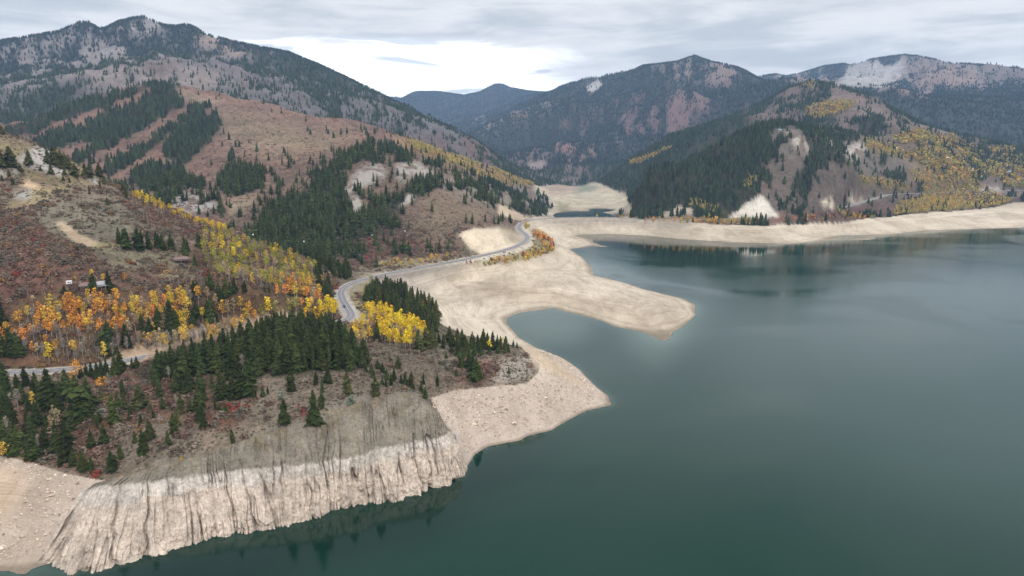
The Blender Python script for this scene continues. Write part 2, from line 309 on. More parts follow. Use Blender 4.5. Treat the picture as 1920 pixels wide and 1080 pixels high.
poly('f', [(1040,270),(1085,262),(1070,285),(1045,285)], rgb=al(140,105,102), F=.3, fe=3)
poly('f', [(1400,80),(1960,80),(1960,330),(1600,330),(1400,180)], rgb=mtnp*.8, F=.95, fe=2)
poly('f', [(1420,130),(1700,95),(1960,130),(1960,160),(1850,165),(1700,160),(1500,165),(1420,150)], rgb=al(140,129,124), F=.42, K=.5, fe=3)
poly('f', [(1560,160),(1590,125),(1640,108),(1690,112),(1700,135),(1680,155),(1655,165),(1600,165)], rgb=al(168,163,160), F=-.15, K=.3, fe=3)
poly('f', [(1640,105),(1690,105),(1682,122),(1655,122)], F=.9, fe=2)
poly('f', [(1700,110),(1780,115),(1860,165),(1800,165),(1740,165),(1700,160)], rgb=al(146,128,120), F=.3, fe=4)
poly('f', [(1680,165),(1750,165),(1760,175),(1730,185),(1690,172)], rgb=al(142,124,120), F=.35, fe=3)
# --- middle layer
poly('m', [(0,0),(1100,0),(1100,520),(0,520)], rgb=pink, F=.07, B=.45, fe=1)
poly('m', [(430,290),(640,250),(640,330),(560,360),(500,400),(440,470),(400,400),(400,330)], F=.27, fe=8)
poly('m', [(120,230),(290,165),(330,200),(200,330),(130,300)], F=.22, fe=6)
for c in ([(-5,245),(66,226),(140,190),(233,170),(283,150),(306,155),(233,184),(160,212),(100,232),(66,252),(17,252)],
          [(60,268),(150,235),(200,215),(250,196),(290,160),(333,165),(350,200),(300,220),(273,240),(213,267),(166,293),(140,308),(130,302),(186,262),(150,262),(100,280)],
          [(197,312),(233,293),(280,263),(353,217),(360,200),(383,197),(410,190),(360,227),(300,263),(227,317),(200,330)],
          [(303,287),(320,260),(377,217),(410,213),(420,233),(393,263),(350,307),(340,310)],
          [(233,335),(280,310),(333,310),(345,330),(390,350),(370,362),(340,362),(260,372)],
          [(410,335),(443,312),(500,318),(495,345),(470,365),(440,362),(410,362)],
          [(520,362),(533,330),(548,330),(552,355),(540,362)]):
    poly('m', c, rgb=ffloor, F=.9, B=0, fe=2)
poly('m', [(560,150),(700,215),(690,225),(600,208),(500,190)], rgb=ffloor, F=.8, fe=2)
poly('m', [(330,168),(400,185),(430,190),(385,198),(345,192)], rgb=al(150,132,116), F=.02, B=.1, fe=2)
poly('m', [(400,200),(560,235),(700,265),(640,290),(520,300),(430,260)], rgb=al(142,124,104), F=.02, B=.35, fe=8)
poly('m', [(60,252),(300,165),(230,215),(90,268)], rgb=al(134,106,94), fe=3)
poly('m', [(0,330),(420,350),(420,400),(0,400)], rgb=al(120,98,88), F=.45, fe=3)
poly('m', [(300,365),(400,368),(410,390),(330,400)], rgb=al(165,160,155), F=.35, K=1, fe=3)
poly('m', [(430,375),(500,360),(495,400),(450,440),(432,420)], rgb=al(158,142,120), F=.12, fe=3)
# middle hill (both rasters: its foot stands in the near one)
MH = [(640,500),(470,470),(430,420),(520,330),(640,270),(720,262),(800,290),(870,310),(940,340),(1020,370),(1020,410),(880,430),(860,480),(760,492)]
poly('nm', MH, rgb=al(122,102,90), F=.30, B=.35, K=.2, fe=3)
poly('nm', [(455,470),(470,440),(500,395),(560,360),(600,335),(625,320),(650,330),(640,350),(655,400),(672,420),(700,385),(740,365),(800,320),(825,345),(812,362),(785,375),(760,380),(745,405),(752,440),(700,450),(640,470),(560,500),(470,490)], rgb=ffloor, F=.76, B=.3, fe=3)
poly('nm', [(600,345),(620,312),(640,290),(690,272),(706,280),(700,292),(660,305),(630,325),(610,345)], rgb=ffloor, F=1, B=0, fe=2)
poly('nm', [(706,275),(740,280),(770,300),(762,310),(745,308),(735,292),(712,284)], rgb=ffloor, F=.9, fe=1)
poly('nm', [(642,358),(655,342),(672,318),(700,308),(722,312),(725,335),(700,345),(675,350),(655,365)], rgb=rock, F=.12, K=1, B=0, fe=2)
poly('nm', [(655,372),(670,365),(680,385),(668,405),(660,400)], rgb=rock, F=.1, K=1, B=0, fe=1)
poly('nm', [(740,310),(778,304),(820,325),(800,335),(770,330),(750,345),(740,330)], rgb=rock, F=.2, K=1, B=0, fe=2)
poly('nm', [(745,388),(758,364),(778,368),(765,382)], rgb=rock, F=.0, K=1, B=0, fe=1)
poly('nm', [(830,330),(880,345),(960,350),(1020,375),(1005,405),(940,400),(860,370),(825,350)], rgb=al(150,140,128), F=.42, K=.9, B=0, fe=4)
poly('nm', [(800,360),(850,360),(930,400),(870,425),(860,470),(780,480),(770,430),(790,390)], rgb=al(132,114,96), F=.05, B=.15, fe=5)
poly('nm', [(640,450),(760,440),(850,470),(840,492),(640,490)], rgb=al(116,86,76), F=.34, B=.7, fe=5)
poly('nm', [(880,465),(862,440),(885,428),(935,428),(975,440),(985,452),(960,466),(900,478)], rgb=al(222,206,184), F=0, K=.4, S=.6, B=0, fe=1)
poly('nm', [(935,425),(965,430),(985,450),(965,462),(945,440)], rgb=al(150,136,116), K=.6, fe=2, op=.6)
poly('m', [(935,382),(960,395),(1000,410),(960,412),(930,404)], rgb=al(214,196,172), F=0, S=.6, B=0, fe=1)
# right side hills
poly('m', [(1100,100),(1960,100),(1960,440),(1100,440)], rgb=ffloor, F=.86, fe=1)
poly('m', [(1470,150),(1560,148),(1640,175),(1720,215),(1800,240),(1960,270),(1960,420),(1432,420),(1418,370),(1445,330),(1458,290),(1440,240),(1400,225),(1420,205),(1380,212),(1440,180)], rgb=al(116,102,94), F=.40, B=.2, fe=3)
poly('m', [(1435,238),(1450,200),(1500,196),(1560,215),(1570,235),(1500,250)], rgb=ffloor, F=.85, fe=4)
poly('m', [(1330,235),(1400,205),(1480,165),(1500,175),(1440,215),(1380,245)], F=.6, fe=4)
poly('m', [(1440,240),(1560,235),(1660,270),(1700,330),(1600,360),(1460,300)], rgb=al(118,110,102), F=.60, K=.8, fe=5)
for c in ([(1475,250),(1500,252),(1520,285),(1500,285)],[(1580,285),(1610,265),(1640,275),(1600,300)],[(1540,262),(1560,262),(1560,280),(1545,278)]): poly('m', c, rgb=al(178,170,160), F=.2, K=1, fe=2)
poly('m', [(1430,300),(1600,310),(1700,345),(1640,380),(1520,412),(1440,405),(1425,360)], rgb=al(112,100,92), F=.30, B=.4, K=.3, fe=5)
poly('m', [(1460,165),(1530,165),(1560,200),(1480,230),(1440,225)], rgb=al(120,102,96), F=.45, fe=3)
poly('m', [(1560,165),(1600,175),(1680,220),(1600,215),(1560,190)], rgb=al(134,118,110), F=.08, fe=3)
poly('m', [(1700,232),(1760,240),(1800,262),(1740,268)], rgb=al(134,118,110), F=.05, fe=3)
poly('m', [(1614,225),(1660,218),(1662,245),(1620,250)], rgb=ffloor, F=1, fe=1)
poly('m', [(1500,198),(1560,192),(1590,215),(1520,225)], F=.3, A=.35, fe=3)
for c,a in (([(1505,210),(1540,195),(1605,190),(1600,200),(1545,218),(1515,222)],.75),([(1570,192),(1605,190),(1600,197)],.9),([(1465,152),(1482,152),(1480,160),(1462,160)],1),([(1498,152),(1525,153),(1520,162),(1500,160)],1),
            ([(1670,262),(1700,245),(1745,250),(1740,275),(1690,270)],.9),([(1620,262),(1650,268),(1690,285),(1770,280),(1830,300),(1880,305),(1900,330),(1800,335),(1700,300),(1660,290),(1630,285)],.75),
            ([(1610,335),(1660,340),(1720,352),(1690,362),(1650,352),(1615,345)],.95),([(1700,320),(1760,320),(1830,345),(1880,370),(1900,382),(1860,388),(1780,396),(1700,403),(1660,404),(1690,380),(1740,370),(1720,345)],.9),
            ([(1855,275),(1900,283),(1890,292),(1855,288)],1),([(1740,250),(1790,255),(1860,300),(1800,290),(1750,275)],.5),([(1860,290),(1960,290),(1960,350),(1880,350)],.55),
            ([(1290,378),(1360,395),(1340,402),(1290,392)],.8),([(1392,345),(1420,330),(1420,340),(1398,355)],.8)):
    poly('m', c, A=a, F=.34, rgb=al(128,112,82), fe=2)
poly('m', [(1180,305),(1260,275),(1262,280),(1185,312)], A=.95, F=.1, fe=0)
poly('m', [(1420,408),(1560,395),(1700,385),(1660,404),(1560,412),(1440,418)], rgb=al(112,84,78), A=.2, F=.12, B=.9, fe=3)
poly('m', [(1200,407),(1300,408),(1420,412),(1400,420),(1300,419),(1215,413)], rgb=al(140,116,90), A=.25, F=0, B=.8, fe=1)
poly('m', [(1362,408),(1428,364),(1465,405),(1420,409)], rgb=al(222,214,202), F=0, A=0, B=0, S=.6, fe=1)
poly('m', [(1240,398),(1270,385),(1300,392),(1300,404),(1240,406)], rgb=al(190,176,158), F=0, K=.6, fe=2)
poly('m', [(1535,375),(1560,370),(1562,390),(1540,388)], rgb=al(214,202,182), F=0, K=1, fe=1)
poly('m', [(1590,368),(1620,372),(1612,382),(1595,380)], rgb=al(214,202,182), F=0, K=1, fe=1)
poly('m', [(1800,355),(1870,352),(1880,358),(1840,362)], rgb=al(190,180,168), F=0, A=.1, fe=2)
poly('m', [(730,262),(760,266),(830,285),(900,310),(960,330),(1000,345),(960,350),(900,330),(820,300),(760,280)], A=.42, F=.16, rgb=al(150,126,90), fe=2)
poly('m', [(880,310),(960,330),(1010,350),(1010,358),(940,345)], A=.4, fe=3)
# drawdown ground
W1a = [(u, v) for u, v in W1]; 
poly('nm', [(640,540),(700,515),(860,486),(930,473),(985,452),(978,434),(968,420),(1000,408),(1160,405),(1212,410),(1265,412),(1300,420)]+HWR[1:]+[(2150,440),(1500,480),(1300,640),(1160,900),(800,1000),(810,747)]+HW[-9:][::1], rgb=sand, F=0, A=0, B=0, S=1, K=0, fe=0)
poly('nm', [(1000,412),(1160,409),(1300,421),(1500,424),(1440,458),(1280,447),(1100,437)], rgb=al(206,192,174), fe=3)
poly('nm', [(1000,412),(1160,408),(1300,420),(1300,427),(1160,418),(1020,420)], rgb=al(170,160,150), fe=2)
poly('nm', [(690,522),(860,488),(885,492),(880,502),(800,548),(700,560)], rgb=al(196,184,170), fe=3)
poly('nm', [(690,522),(860,488),(885,492),(830,505),(700,534)], rgb=al(150,142,134), fe=2)
poly('nm', [(850,535),(1000,528),(1120,560),(1250,600),(1250,620),(1100,585),(1000,568),(900,560)], rgb=al(190,172,150), fe=6, op=.6)
poly('nm', [(880,510),(1000,500),(1040,520),(930,530)], rgb=al(206,192,168), fe=6, op=.7)
poly('m', [(1000,345),(1110,340),(1125,345),(1180,366),(1180,400),(1060,407),(1000,405)], rgb=al(206,194,174), F=0, A=0, B=0, S=1, fe=1)
poly('m', [(1020,352),(1060,343),(1105,343),(1070,358),(1030,362)], rgb=al(178,152,138), S=1, fe=3)
poly('m', [(1075,358),(1095,345),(1122,348),(1115,360),(1085,363)], rgb=al(160,164,142), S=1, fe=2)
poly('m', [(1035,378),(1070,380),(1065,392),(1045,392)], rgb=al(170,164,138), S=1, fe=2)
poly('m', [(1080,366),(1150,372),(1130,380),(1085,374)], rgb=al(178,178,158), S=1, fe=3, op=.6)
poly('m', [(960,345),(1000,350),(1035,385),(1025,405),(1000,408),(960,390)], rgb=al(140,130,122), F=.5, K=1, S=0, fe=2)
# near layer --------------------------------------------------------
poly('n', [(0,200),(60,262),(240,350),(650,510),(640,600),(560,590),(250,680),(0,690)], rgb=al(128,112,98), F=.0, B=.3, fe=2)
poly('n', [(0,262),(70,270),(150,300),(200,340),(140,352),(0,330)], rgb=al(138,124,98), F=.04, K=.3, B=0, fe=4)
poly('n', [(25,300),(75,272),(100,285),(128,320),(120,330),(85,322),(50,312)], rgb=al(178,172,166), F=.0, K=1, B=0, fe=2)
poly('n', [(0,318),(20,310),(40,322),(0,330)], rgb=al(178,172,166), K=1, B=0, fe=2)
poly('n', [(32,345),(55,338),(80,350),(60,354)], rgb=al(206,180,152), S=.5, B=0, fe=1)
poly('n', [(20,362),(60,355),(75,365),(60,375),(30,372)], rgb=al(172,168,160), K=1, B=0, fe=2)
poly('n', [(60,352),(140,350),(145,358),(100,366),(60,385),(0,388),(0,380),(55,374)], rgb=al(168,152,116), B=0, S=.3, fe=2, op=.8)
poly('n', [(90,300),(115,310),(125,325),(112,322)], rgb=al(178,172,166), K=1, B=0, fe=1)
poly('n', [(165,325),(185,340),(182,346),(168,336)], rgb=al(178,172,166), K=1, B=0, fe=1)
poly('n', [(80,380),(230,370),(330,420),(200,460),(120,470),(60,420)], rgb=al(126,118,102), B=.12, fe=6)
poly('n', [(230,365),(500,470),(600,510),(480,470),(330,440),(240,400)], rgb=al(122,102,88), B=.6, fe=4)
poly('n', [(105,416),(120,415),(150,440),(188,456),(200,462),(160,466),(130,448)], rgb=al(190,170,146), S=.6, B=0, fe=1)
poly('n', [(186,456),(230,458),(240,466),(160,466)], rgb=al(160,150,108), B=0, fe=1)
poly('n', [(200,462),(340,470),(430,490),(360,520),(240,505),(190,480)], rgb=al(134,126,104), B=.08, fe=5)
poly('n', [(0,400),(60,420),(130,470),(190,500),(160,540),(60,560),(0,590)], rgb=al(118,88,76), B=1, fe=6)
poly('n', [(0,560),(60,540),(150,500),(220,520),(300,500),(400,510),(460,560),(300,600),(200,640),(0,690)], rgb=al(112,84,72), B=.6, fe=6)
for c in ([(280,515),(350,512),(400,525),(330,520)],[(0,452),(60,455),(40,462),(0,458)],[(300,508),(350,503),(300,515)]): poly('n', c, rgb=al(160,148,118), B=0, fe=1)
for c,a in (([(0,600),(40,560),(120,540),(230,540),(300,555),(310,600),(240,650),(190,675),(40,670),(0,650)],.9),([(290,545),(400,540),(480,540),(480,610),(380,630),(270,650),(240,640)],.8),
            ([(395,440),(430,440),(560,480),(640,530),(640,600),(560,585),(480,600),(420,600),(370,520),(350,470)],.6),([(240,350),(420,415),(420,428),(300,395),(235,362)],.6),([(560,560),(600,545),(630,580),(635,600),(570,600)],1.)):
    poly('n', c, A=a, B=.35, rgb=al(108,86,66), fe=2)
poly('n', [(0,670),(40,672),(200,672),(190,688),(0,692)], rgb=al(112,84,62), A=0, B=.3, fe=2)
poly('n', [(170,690),(235,655),(330,625),(430,600),(530,582),(570,590),(560,604),(470,625),(400,645),(300,665),(240,690)], rgb=al(196,172,148), A=0, F=0, B=0, S=.5, K=.4, fe=1)
poly('n', [(0,702),(170,702),(300,680),(420,660),(600,625),(660,640),(720,640),(800,650),(980,650),(1007,700),(937,723),(850,732),(810,747),(843,812),(733,830),(573,860),(400,882),(247,902),(130,890),(0,853)], rgb=al(132,118,104), F=0, A=0, B=0.1, fe=1)
poly('n', [(-10,855),(0,790),(60,720),(220,700),(320,690),(420,700),(480,730),(350,780),(240,800),(200,860),(180,895),(100,878)], rgb=al(104,76,60), F=.35, B=.55, fe=6)
poly('n', [(200,890),(260,800),(330,790),(300,850)], rgb=al(136,122,108), F=0, B=.05, fe=5)
poly('n', [(240,700),(330,650),(480,620),(600,590),(680,650),(690,690),(560,700),(400,700),(280,720)], rgb=al(50,44,34), F=0, B=.2, fe=3)  # shade under the dense grove put into the ground colour
poly('n', [(340,780),(480,740),(440,800),(380,800)], rgb=al(116,76,60), B=.9, fe=5)
poly('n', [(860,670),(950,680),(960,710),(860,720)], rgb=al(120,92,78), B=.6, fe=5)
poly('n', [(940,680),(985,665),(1008,690),(1000,705),(960,715),(920,720)], rgb=al(164,154,142), K=1, B=0, fe=3)
poly('n', [(560,770),(575,765),(585,800),(578,860),(570,858),(572,820)], rgb=al(126,58,58), B=.5, fe=1)
poly('n', [(460,815),(530,795),(600,770),(640,740),(700,735),(790,735),(830,770),(843,812),(733,830),(640,858),(480,868),(300,880),(280,862),(400,845)], rgb=al(140,131,119), K=1, B=0, fe=3)
poly('n', [(640,600),(700,590),(760,600),(740,640),(660,640)], rgb=al(130,100,66), B=.5, fe=4)
poly('n', [(660,545),(700,535),(720,560),(690,600),(660,590)], rgb=al(150,134,98), B=.1, fe=3)
poly('n', [(636,545),(690,515),(700,520),(690,540),(665,545),(655,560),(690,605),(640,605),(628,560)], rgb=al(164,154,132), A=0, B=0, S=.4, fe=1)
poly('n', [(690,500),(640,495),(660,485),(760,482),(860,480),(760,498)], rgb=al(158,150,120), F=0, B=.1, S=.4, fe=2)
poly('n', [(-10,850),(0,853),(67,870),(130,890),(183,900),(247,902),(333,887),(400,882),(467,875),(573,860),(640,858),(683,837),(733,830),(843,812),(825,780),(810,747),(850,732),(937,723),(987,720),(1007,700),(1013,683),(993,663),(1020,640),(1200,740),(1180,800),(900,920),(600,1000),(0,1090),(-10,1090)], rgb=slab, F=0, A=0, B=0, S=1, K=.7, fe=0)
poly('n', [(-10,858),(60,880),(180,905),(90,960),(60,1060),(-10,1075)], rgb=al(200,184,169), S=1, K=.42, fe=6)
poly('n', [(-10,865),(40,880),(60,900),(20,960),(-10,980)], rgb=al(206,184,163), S=1, K=.15, fe=8)
poly('n', [(980,650),(1000,650),(1060,690),(1100,720),(1080,720),(1010,690)], rgb=al(210,190,168), S=1, K=.1, fe=2)
# side bench with willows by the road
for l in 'nm':
    poly(l, [(895,497),(860,492),(930,478),(985,460),(1003,450),(985,432),(1005,428),(1030,445),(1040,470),(1010,482),(940,494)], rgb=al(156,142,108), S=0, B=.35, fe=2)
    poly(l, [(790,503),(860,486),(935,476),(985,458),(1000,452),(1000,460),(940,482),(860,496)], rgb=al(196,186,172), S=.3, B=0, fe=1)

def layer_sample(lay, u, v):
    a = np.clip(u/2-0.5, 0, RW-1.001); b = np.clip(v/2-0.5, 0, RH-1.001)
    i = a.astype(int); j = b.astype(int); fa = (a-i)[..., None]; fb = (b-j)[..., None]; L = LAY[lay]
    return (L[j,i]*(1-fa)+L[j,i+1]*fa)*(1-fb)+(L[j+1,i]*(1-fa)+L[j+1,i+1]*fa)*fb
def cover(x, y, z, warp=1.0):
    u, v = project(x, y, z); r = np.hypot(x, y)
    k = 60/np.maximum(r, 200)
    du = fbm(x/(0.05*r+8), y/(0.05*r+8), 91, 3)*11*warp; dv = fbm(x/(0.05*r+8)+40, y/(0.05*r+8), 95, 3)*5*warp
    us = u+du*ss(r, 200, 700); vs = v+dv*ss(r, 200, 700)
    tn = np.interp(u, [0, 120, 300, 420, 560, 660, 900, 1000, 1130], [900, 860, 820, 790, 730, 720, 1050, 1150, 1150])
    tm = np.interp(u, [0, 700, 800, 1000, 1100, 1150, 1400, 1900], [2380, 2280, 2150, 2500, 2900, 3000, 3350, 3450])
    wn = ss(r, tn*1.0, tn*1.02)[..., None]; wm = ss(r, tm, tm*1.03)[..., None]
    c = layer_sample('n', us, vs)*(1-wn)+layer_sample('m', us, vs)*wn
    return c*(1-wm)+layer_sample('f', us, vs)*wm

# ------------------------------------------------------------------ terrain sheet
RDS = RD[:, :2]
def road_dist(x, y):
    """distance to the road centreline and the road's height there"""
    sh = x.shape; x = x.ravel(); y = y.ravel(); D = np.full(x.size, 1e9); Z = np.zeros(x.size); T = np.zeros(x.size)
    cand = np.ones(x.size, bool)
    cell = 40.0
    keys = set(); 
    for px, py in RDS:
        a, b = int(px//cell), int(py//cell)
        for i in (-1, 0, 1):
            for j in (-1, 0, 1): keys.add((a+i)*100003+(b+j))
    kk = (x//cell).astype(np.int64)*100003+(y//cell).astype(np.int64)
    cand = np.isin(kk, np.array(list(keys)))
    ii = np.nonzero(cand)[0]
    for s in range(0, ii.size, 20000):
        I = ii[s:s+20000]
        d2 = (x[I,None]-RDS[None,:,0])**2+(y[I,None]-RDS[None,:,1])**2
        j = d2.argmin(1); j0 = np.clip(j, 1, len(RDS)-2)
        t = RDS[j0+1]-RDS[j0-1]; t /= np.linalg.norm(t, axis=1)[:, None]+1e-9
        ddx = x[I]-RDS[j,0]; ddy = y[I]-RDS[j,1]
        al_ = ddx*t[:,0]+ddy*t[:,1]; pr = np.abs(-ddx*t[:,1]+ddy*t[:,0])
        D[I] = np.where(np.abs(al_) < 8, pr, np.sqrt(d2.min(1))); Z[I] = RD[j,2]
    return D.reshape(sh), Z.reshape(sh)
def seg(*parts): return np.concatenate([np.linspace(a, b, n, endpoint=False) for a, b, n in parts]+[[parts[-1][1]]])
TH = seg((R(-62), R(-39.5), 90), (R(-39.5), R(39.5), 1150), (R(39.5), R(62), 60))
LR = np.log(np.concatenate([np.geomspace(95, 225, 12, endpoint=False), np.geomspace(225, 480, 300, endpoint=False), np.geomspace(480, 1100, 230, endpoint=False), np.geomspace(1100, 3400, 270, endpoint=False), np.geomspace(3400, 9500, 190, endpoint=False), np.geomspace(9500, 14400, 20)]))
TT, LL = np.meshgrid(TH, LR); RR = np.exp(LL); X = RR*np.sin(TT); Y = RR*np.cos(TT)
H = base_h(X, Y)
CV = cover(X, Y, H)
Fm, Am, Km, Sm, Bm = (CV[..., k] for k in (3,4,5,6,7))
relief = ss(H, 22, 130)*(1-ss(Sm, 0.1, 0.5))
def crest_damp(th, r):
    k = np.ones_like(r)
    for C, w_ in ((C2, .05), (C3, .075), (C4, .09), (C5, .07), (C6, .07), (C7, .05), (C8, .05)):
        c = np.array(C); t = np.arctan2(c[:,0], c[:,1]); o = np.argsort(t); rc = np.interp(th, t[o], np.hypot(c[:,0], c[:,1])[o]); edge = ss(th, t.min()-.02, t.min())*(1-ss(th, t.max(), t.max()+.02))
        dl = np.log(r/rc); k = k*(1-.9*np.exp(-(dl/np.where(dl > 0, .28 if w_ > .06 else .1, w_))**2)*edge)
    return k
SUMMITS = [(290,156,2150,1100,14,26),(270,30,3800,2600,30,26),(1303,103,5200,3200,46,24),(1700,102,6800,3500,50,26),(1520,153,3200,2000,20,24),(927,157,8800,2500,50,20),(1435,236,1900,800,9,20),(720,268,1340,520,6,18),(560,121,3450,1500,24,22)]
def gullies(x, y):
    g = 0*x; n = 0*x
    for u, v, d, rm, amp, N in SUMMITS:
        sx, sy, _ = pt(u, v, d=d); ax, ay = x-sx, y-sy; dist = np.hypot(ax, ay)+1; ang = np.arctan2(ax*sx+ay*sy, ax*sy-ay*sx); ang = np.arctan2(np.sin(ang+math.pi/2), np.cos(ang+math.pi/2))
        w_ = fbm(x/(rm*.35), y/(rm*.35), 300+int(u), 3); k = ss(dist, rm*.04, rm*.3)*(1-ss(dist, rm*.65, rm))
        q_ = ridged(ang*N/(2*math.pi)+w_*1.3, np.log(dist)*1.3, 310+int(u), 4, .55)
        g = g+k*amp*q_; n = n+k*q_
    return g, n
def detail(x, y, r):
    wx = x+60*fbm(x/300, y/300, 5, 3); wy = y+60*fbm(x/300+9, y/300, 6, 3)
    far = ss(r, 1800, 4000); mid = ss(r, 700, 1500)
    d = far*(60*ridged(wx/820, wy/820, 11, 6, 0.55)-18)
    d = d+mid*(1-far)*13*ridged(wx/240, wy/240, 12, 5, 0.55)
    d = d*crest_damp(np.arctan2(x, y), r)
    d = d+2.2*fbm(x/45, y/45, 13, 4)*(1-far*0.5)
    return d
GG, GN = gullies(X, Y); H = H+(detail(X, Y, RR)*.8+GG*crest_damp(TT, RR))*relief
H = H+(0.25*fbm(X/9, Y/9, 21, 4)+0.7*fbm(X/40, Y/40, 22, 3))*np.where(H > 0.3, 1, 0.3)*ss(H, -1, 3)
H = H+Km*(1-Sm)*(ridged(X/14, Y/14, 23, 4, 0.6)*2.2)*np.clip(RR/700, 0.35, 4)
H = H+Km*Sm*(ridged(X/9, Y/6, 24, 5, 0.65)*1.2+.6*fbm(X/2.2, Y/2.2, 25, 3))*ss(H, -0.5, 3)
# wave-cut terraces on the drawn-down beaches
st_ = Sm*ss(H, 0.2, 2)*(1-ss(Km, .2, .6))
H = H+st_*0.10*np.sin(H*2*math.pi/1.3+2*fbm(X/30, Y/30, 31, 2))
for C, lo_, hi_, dn_ in ((C1, .97, 1.12, 0), (C2, .95, 1.12, 4), (C3[:-5], .93, 1.3, 8), (C4, .93, 1.3, 6), (C5, .93, 1.25, 8), (C6, .93, 1.3, 6), (C7[4:], .95, 1.2, 6), (C8, .96, 1.08, 6)):
    c = np.array(C); t = np.arctan2(c[:,0], c[:,1]); o = np.argsort(t); rc = np.hypot(c[:,0], c[:,1]); ea = ((c[:,2]-CAMZ)/rc)[o]; rci = np.interp(TT, t[o], rc[o]); cap = CAMZ+RR*np.interp(TT, t[o], ea)-dn_
    m_ = (TT > t.min()) & (TT < t.max()) & (RR > rci*lo_) & (RR < rci*hi_) & (H > cap); H = np.where(m_, cap-.12*np.minimum(H-cap, 40), H)
RDD, RDZ = road_dist(X, Y)
LAY['q'] = new_layer((0,0,0)); poly('q', [(835,525),(870,505),(990,505),(1000,530),(940,560),(880,580),(840,580)], F=1.0, fe=3)
qu, qv = project(X, Y, H+0); H = np.maximum(H, np.where((RR < 1200) & (layer_sample('q', qu, qv)[..., 3] > .3), 4.2*layer_sample('q', qu, qv)[..., 3], -99))
k = 1-ss(RDD, 8.5, 22); H = H*(1-k)+(RDZ-0.30)*k
# the near part sinks behind the cliff face, which is a rock mesh of its own
CLIFF = [(93,1063),(187,905),(247,897),(283,872),(367,856),(467,822),(533,802),(583,792),(633,768),(700,742),(760,737),(798,750),(835,800),(843,812),(868,890),(843,910),(640,965),(413,1010),(240,1055)]
LAY['c'] = new_layer((0,0,0)); poly('c', CLIFF, F=1.0, fe=3)
u_, v_ = project(X, Y, H); H = H-2.6*layer_sample('c', u_, v_)[..., 3]*(RR < 420)
def ground(x, y):
    """height of the terrain sheet"""
    x = np.asarray(x, float); y = np.asarray(y, float)
    a = np.interp(np.arctan2(x, y), TH, np.arange(len(TH))); b = np.interp(np.log(np.hypot(x, y)), LR, np.arange(len(LR)))
    i = np.clip(a.astype(int), 0, len(TH)-2); j = np.clip(b.astype(int), 0, len(LR)-2); fa = a-i; fb = b-j
    return (H[j,i]*(1-fa)+H[j,i+1]*fa)*(1-fb)+(H[j+1,i]*(1-fa)+H[j+1,i+1]*fa)*fb
# what of the ground can be seen (running maximum of the elevation angle outwards)
EA = (H-CAMZ)/RR; HZ = np.maximum.accumulate(EA, axis=0)
def seen(x, y, z, tol=0.0):
    a = np.interp(np.arctan2(x, y), TH, np.arange(len(TH))); b = np.interp(np.log(np.hypot(x, y)), LR, np.arange(len(LR)))
    i = np.clip(np.round(a).astype(int), 0, len(TH)-1); j = np.clip(b.astype(int)-1, 0, len(LR)-1)
    return (z-CAMZ)/np.hypot(x, y) >= HZ[j, i]-tol

def mesh_from(name, V, Fq, mat, parent=None, smooth=True, col=None, colname='cover'):
    me = bpy.data.meshes.new(name); V = np.asarray(V, np.float32); Fq = np.asarray(Fq, np.int32); k = Fq.shape[1]
    me.vertices.add(len(V)); me.vertices.foreach_set('co', V.ravel())
    me.loops.add(Fq.size); me.loops.foreach_set('vertex_index', Fq.ravel())
    me.polygons.add(len(Fq)); me.polygons.foreach_set('loop_start', np.arange(0, Fq.size, k, dtype=np.int32))
    me.polygons.foreach_set('use_smooth', np.full(len(Fq), smooth))
    me.update(calc_edges=True)
    if col is not None:
        for nm, c in (col.items() if isinstance(col, dict) else [(colname, col)]):
            c = np.asarray(c, np.float32)
            if c.shape[1] == 3: c = np.concatenate([c, np.ones((len(c), 1), np.float32)], 1)
            at = me.color_attributes.new(nm, 'FLOAT_COLOR', 'POINT'); at.data.foreach_set('color', c.ravel())
    for m in (mat if isinstance(mat, (list, tuple)) else [mat]): me.materials.append(m)
    o = bpy.data.objects.new(name, me); COL.objects.link(o)
    if parent: o.parent = parent
    return o
def tag(o, label=None, cat=None, group=None, kind=None):
    for k, v in (('label', label), ('category', cat), ('group', group), ('kind', kind)):
        if v: o[k] = v
    return o
def gridfaces(nj, ni):
    a = (np.arange(nj-1)[:, None]*ni+np.arange(ni-1)[None]).ravel()
    return np.stack([a, a+1, a+ni+1, a+ni], 1)
def newmat(name):
    m = bpy.data.materials.new(name); m.use_nodes = True; q = NT(m.node_tree); q.n.clear()
    b = q.add('ShaderNodeBsdfPrincipled'); o = q.add('ShaderNodeOutputMaterial'); q.l.new(b.outputs[0], o.inputs[0])
    b.inputs['Specular IOR Level'].default_value = 0.15; b.inputs['Roughness'].default_value = 0.95
    return m, q, b

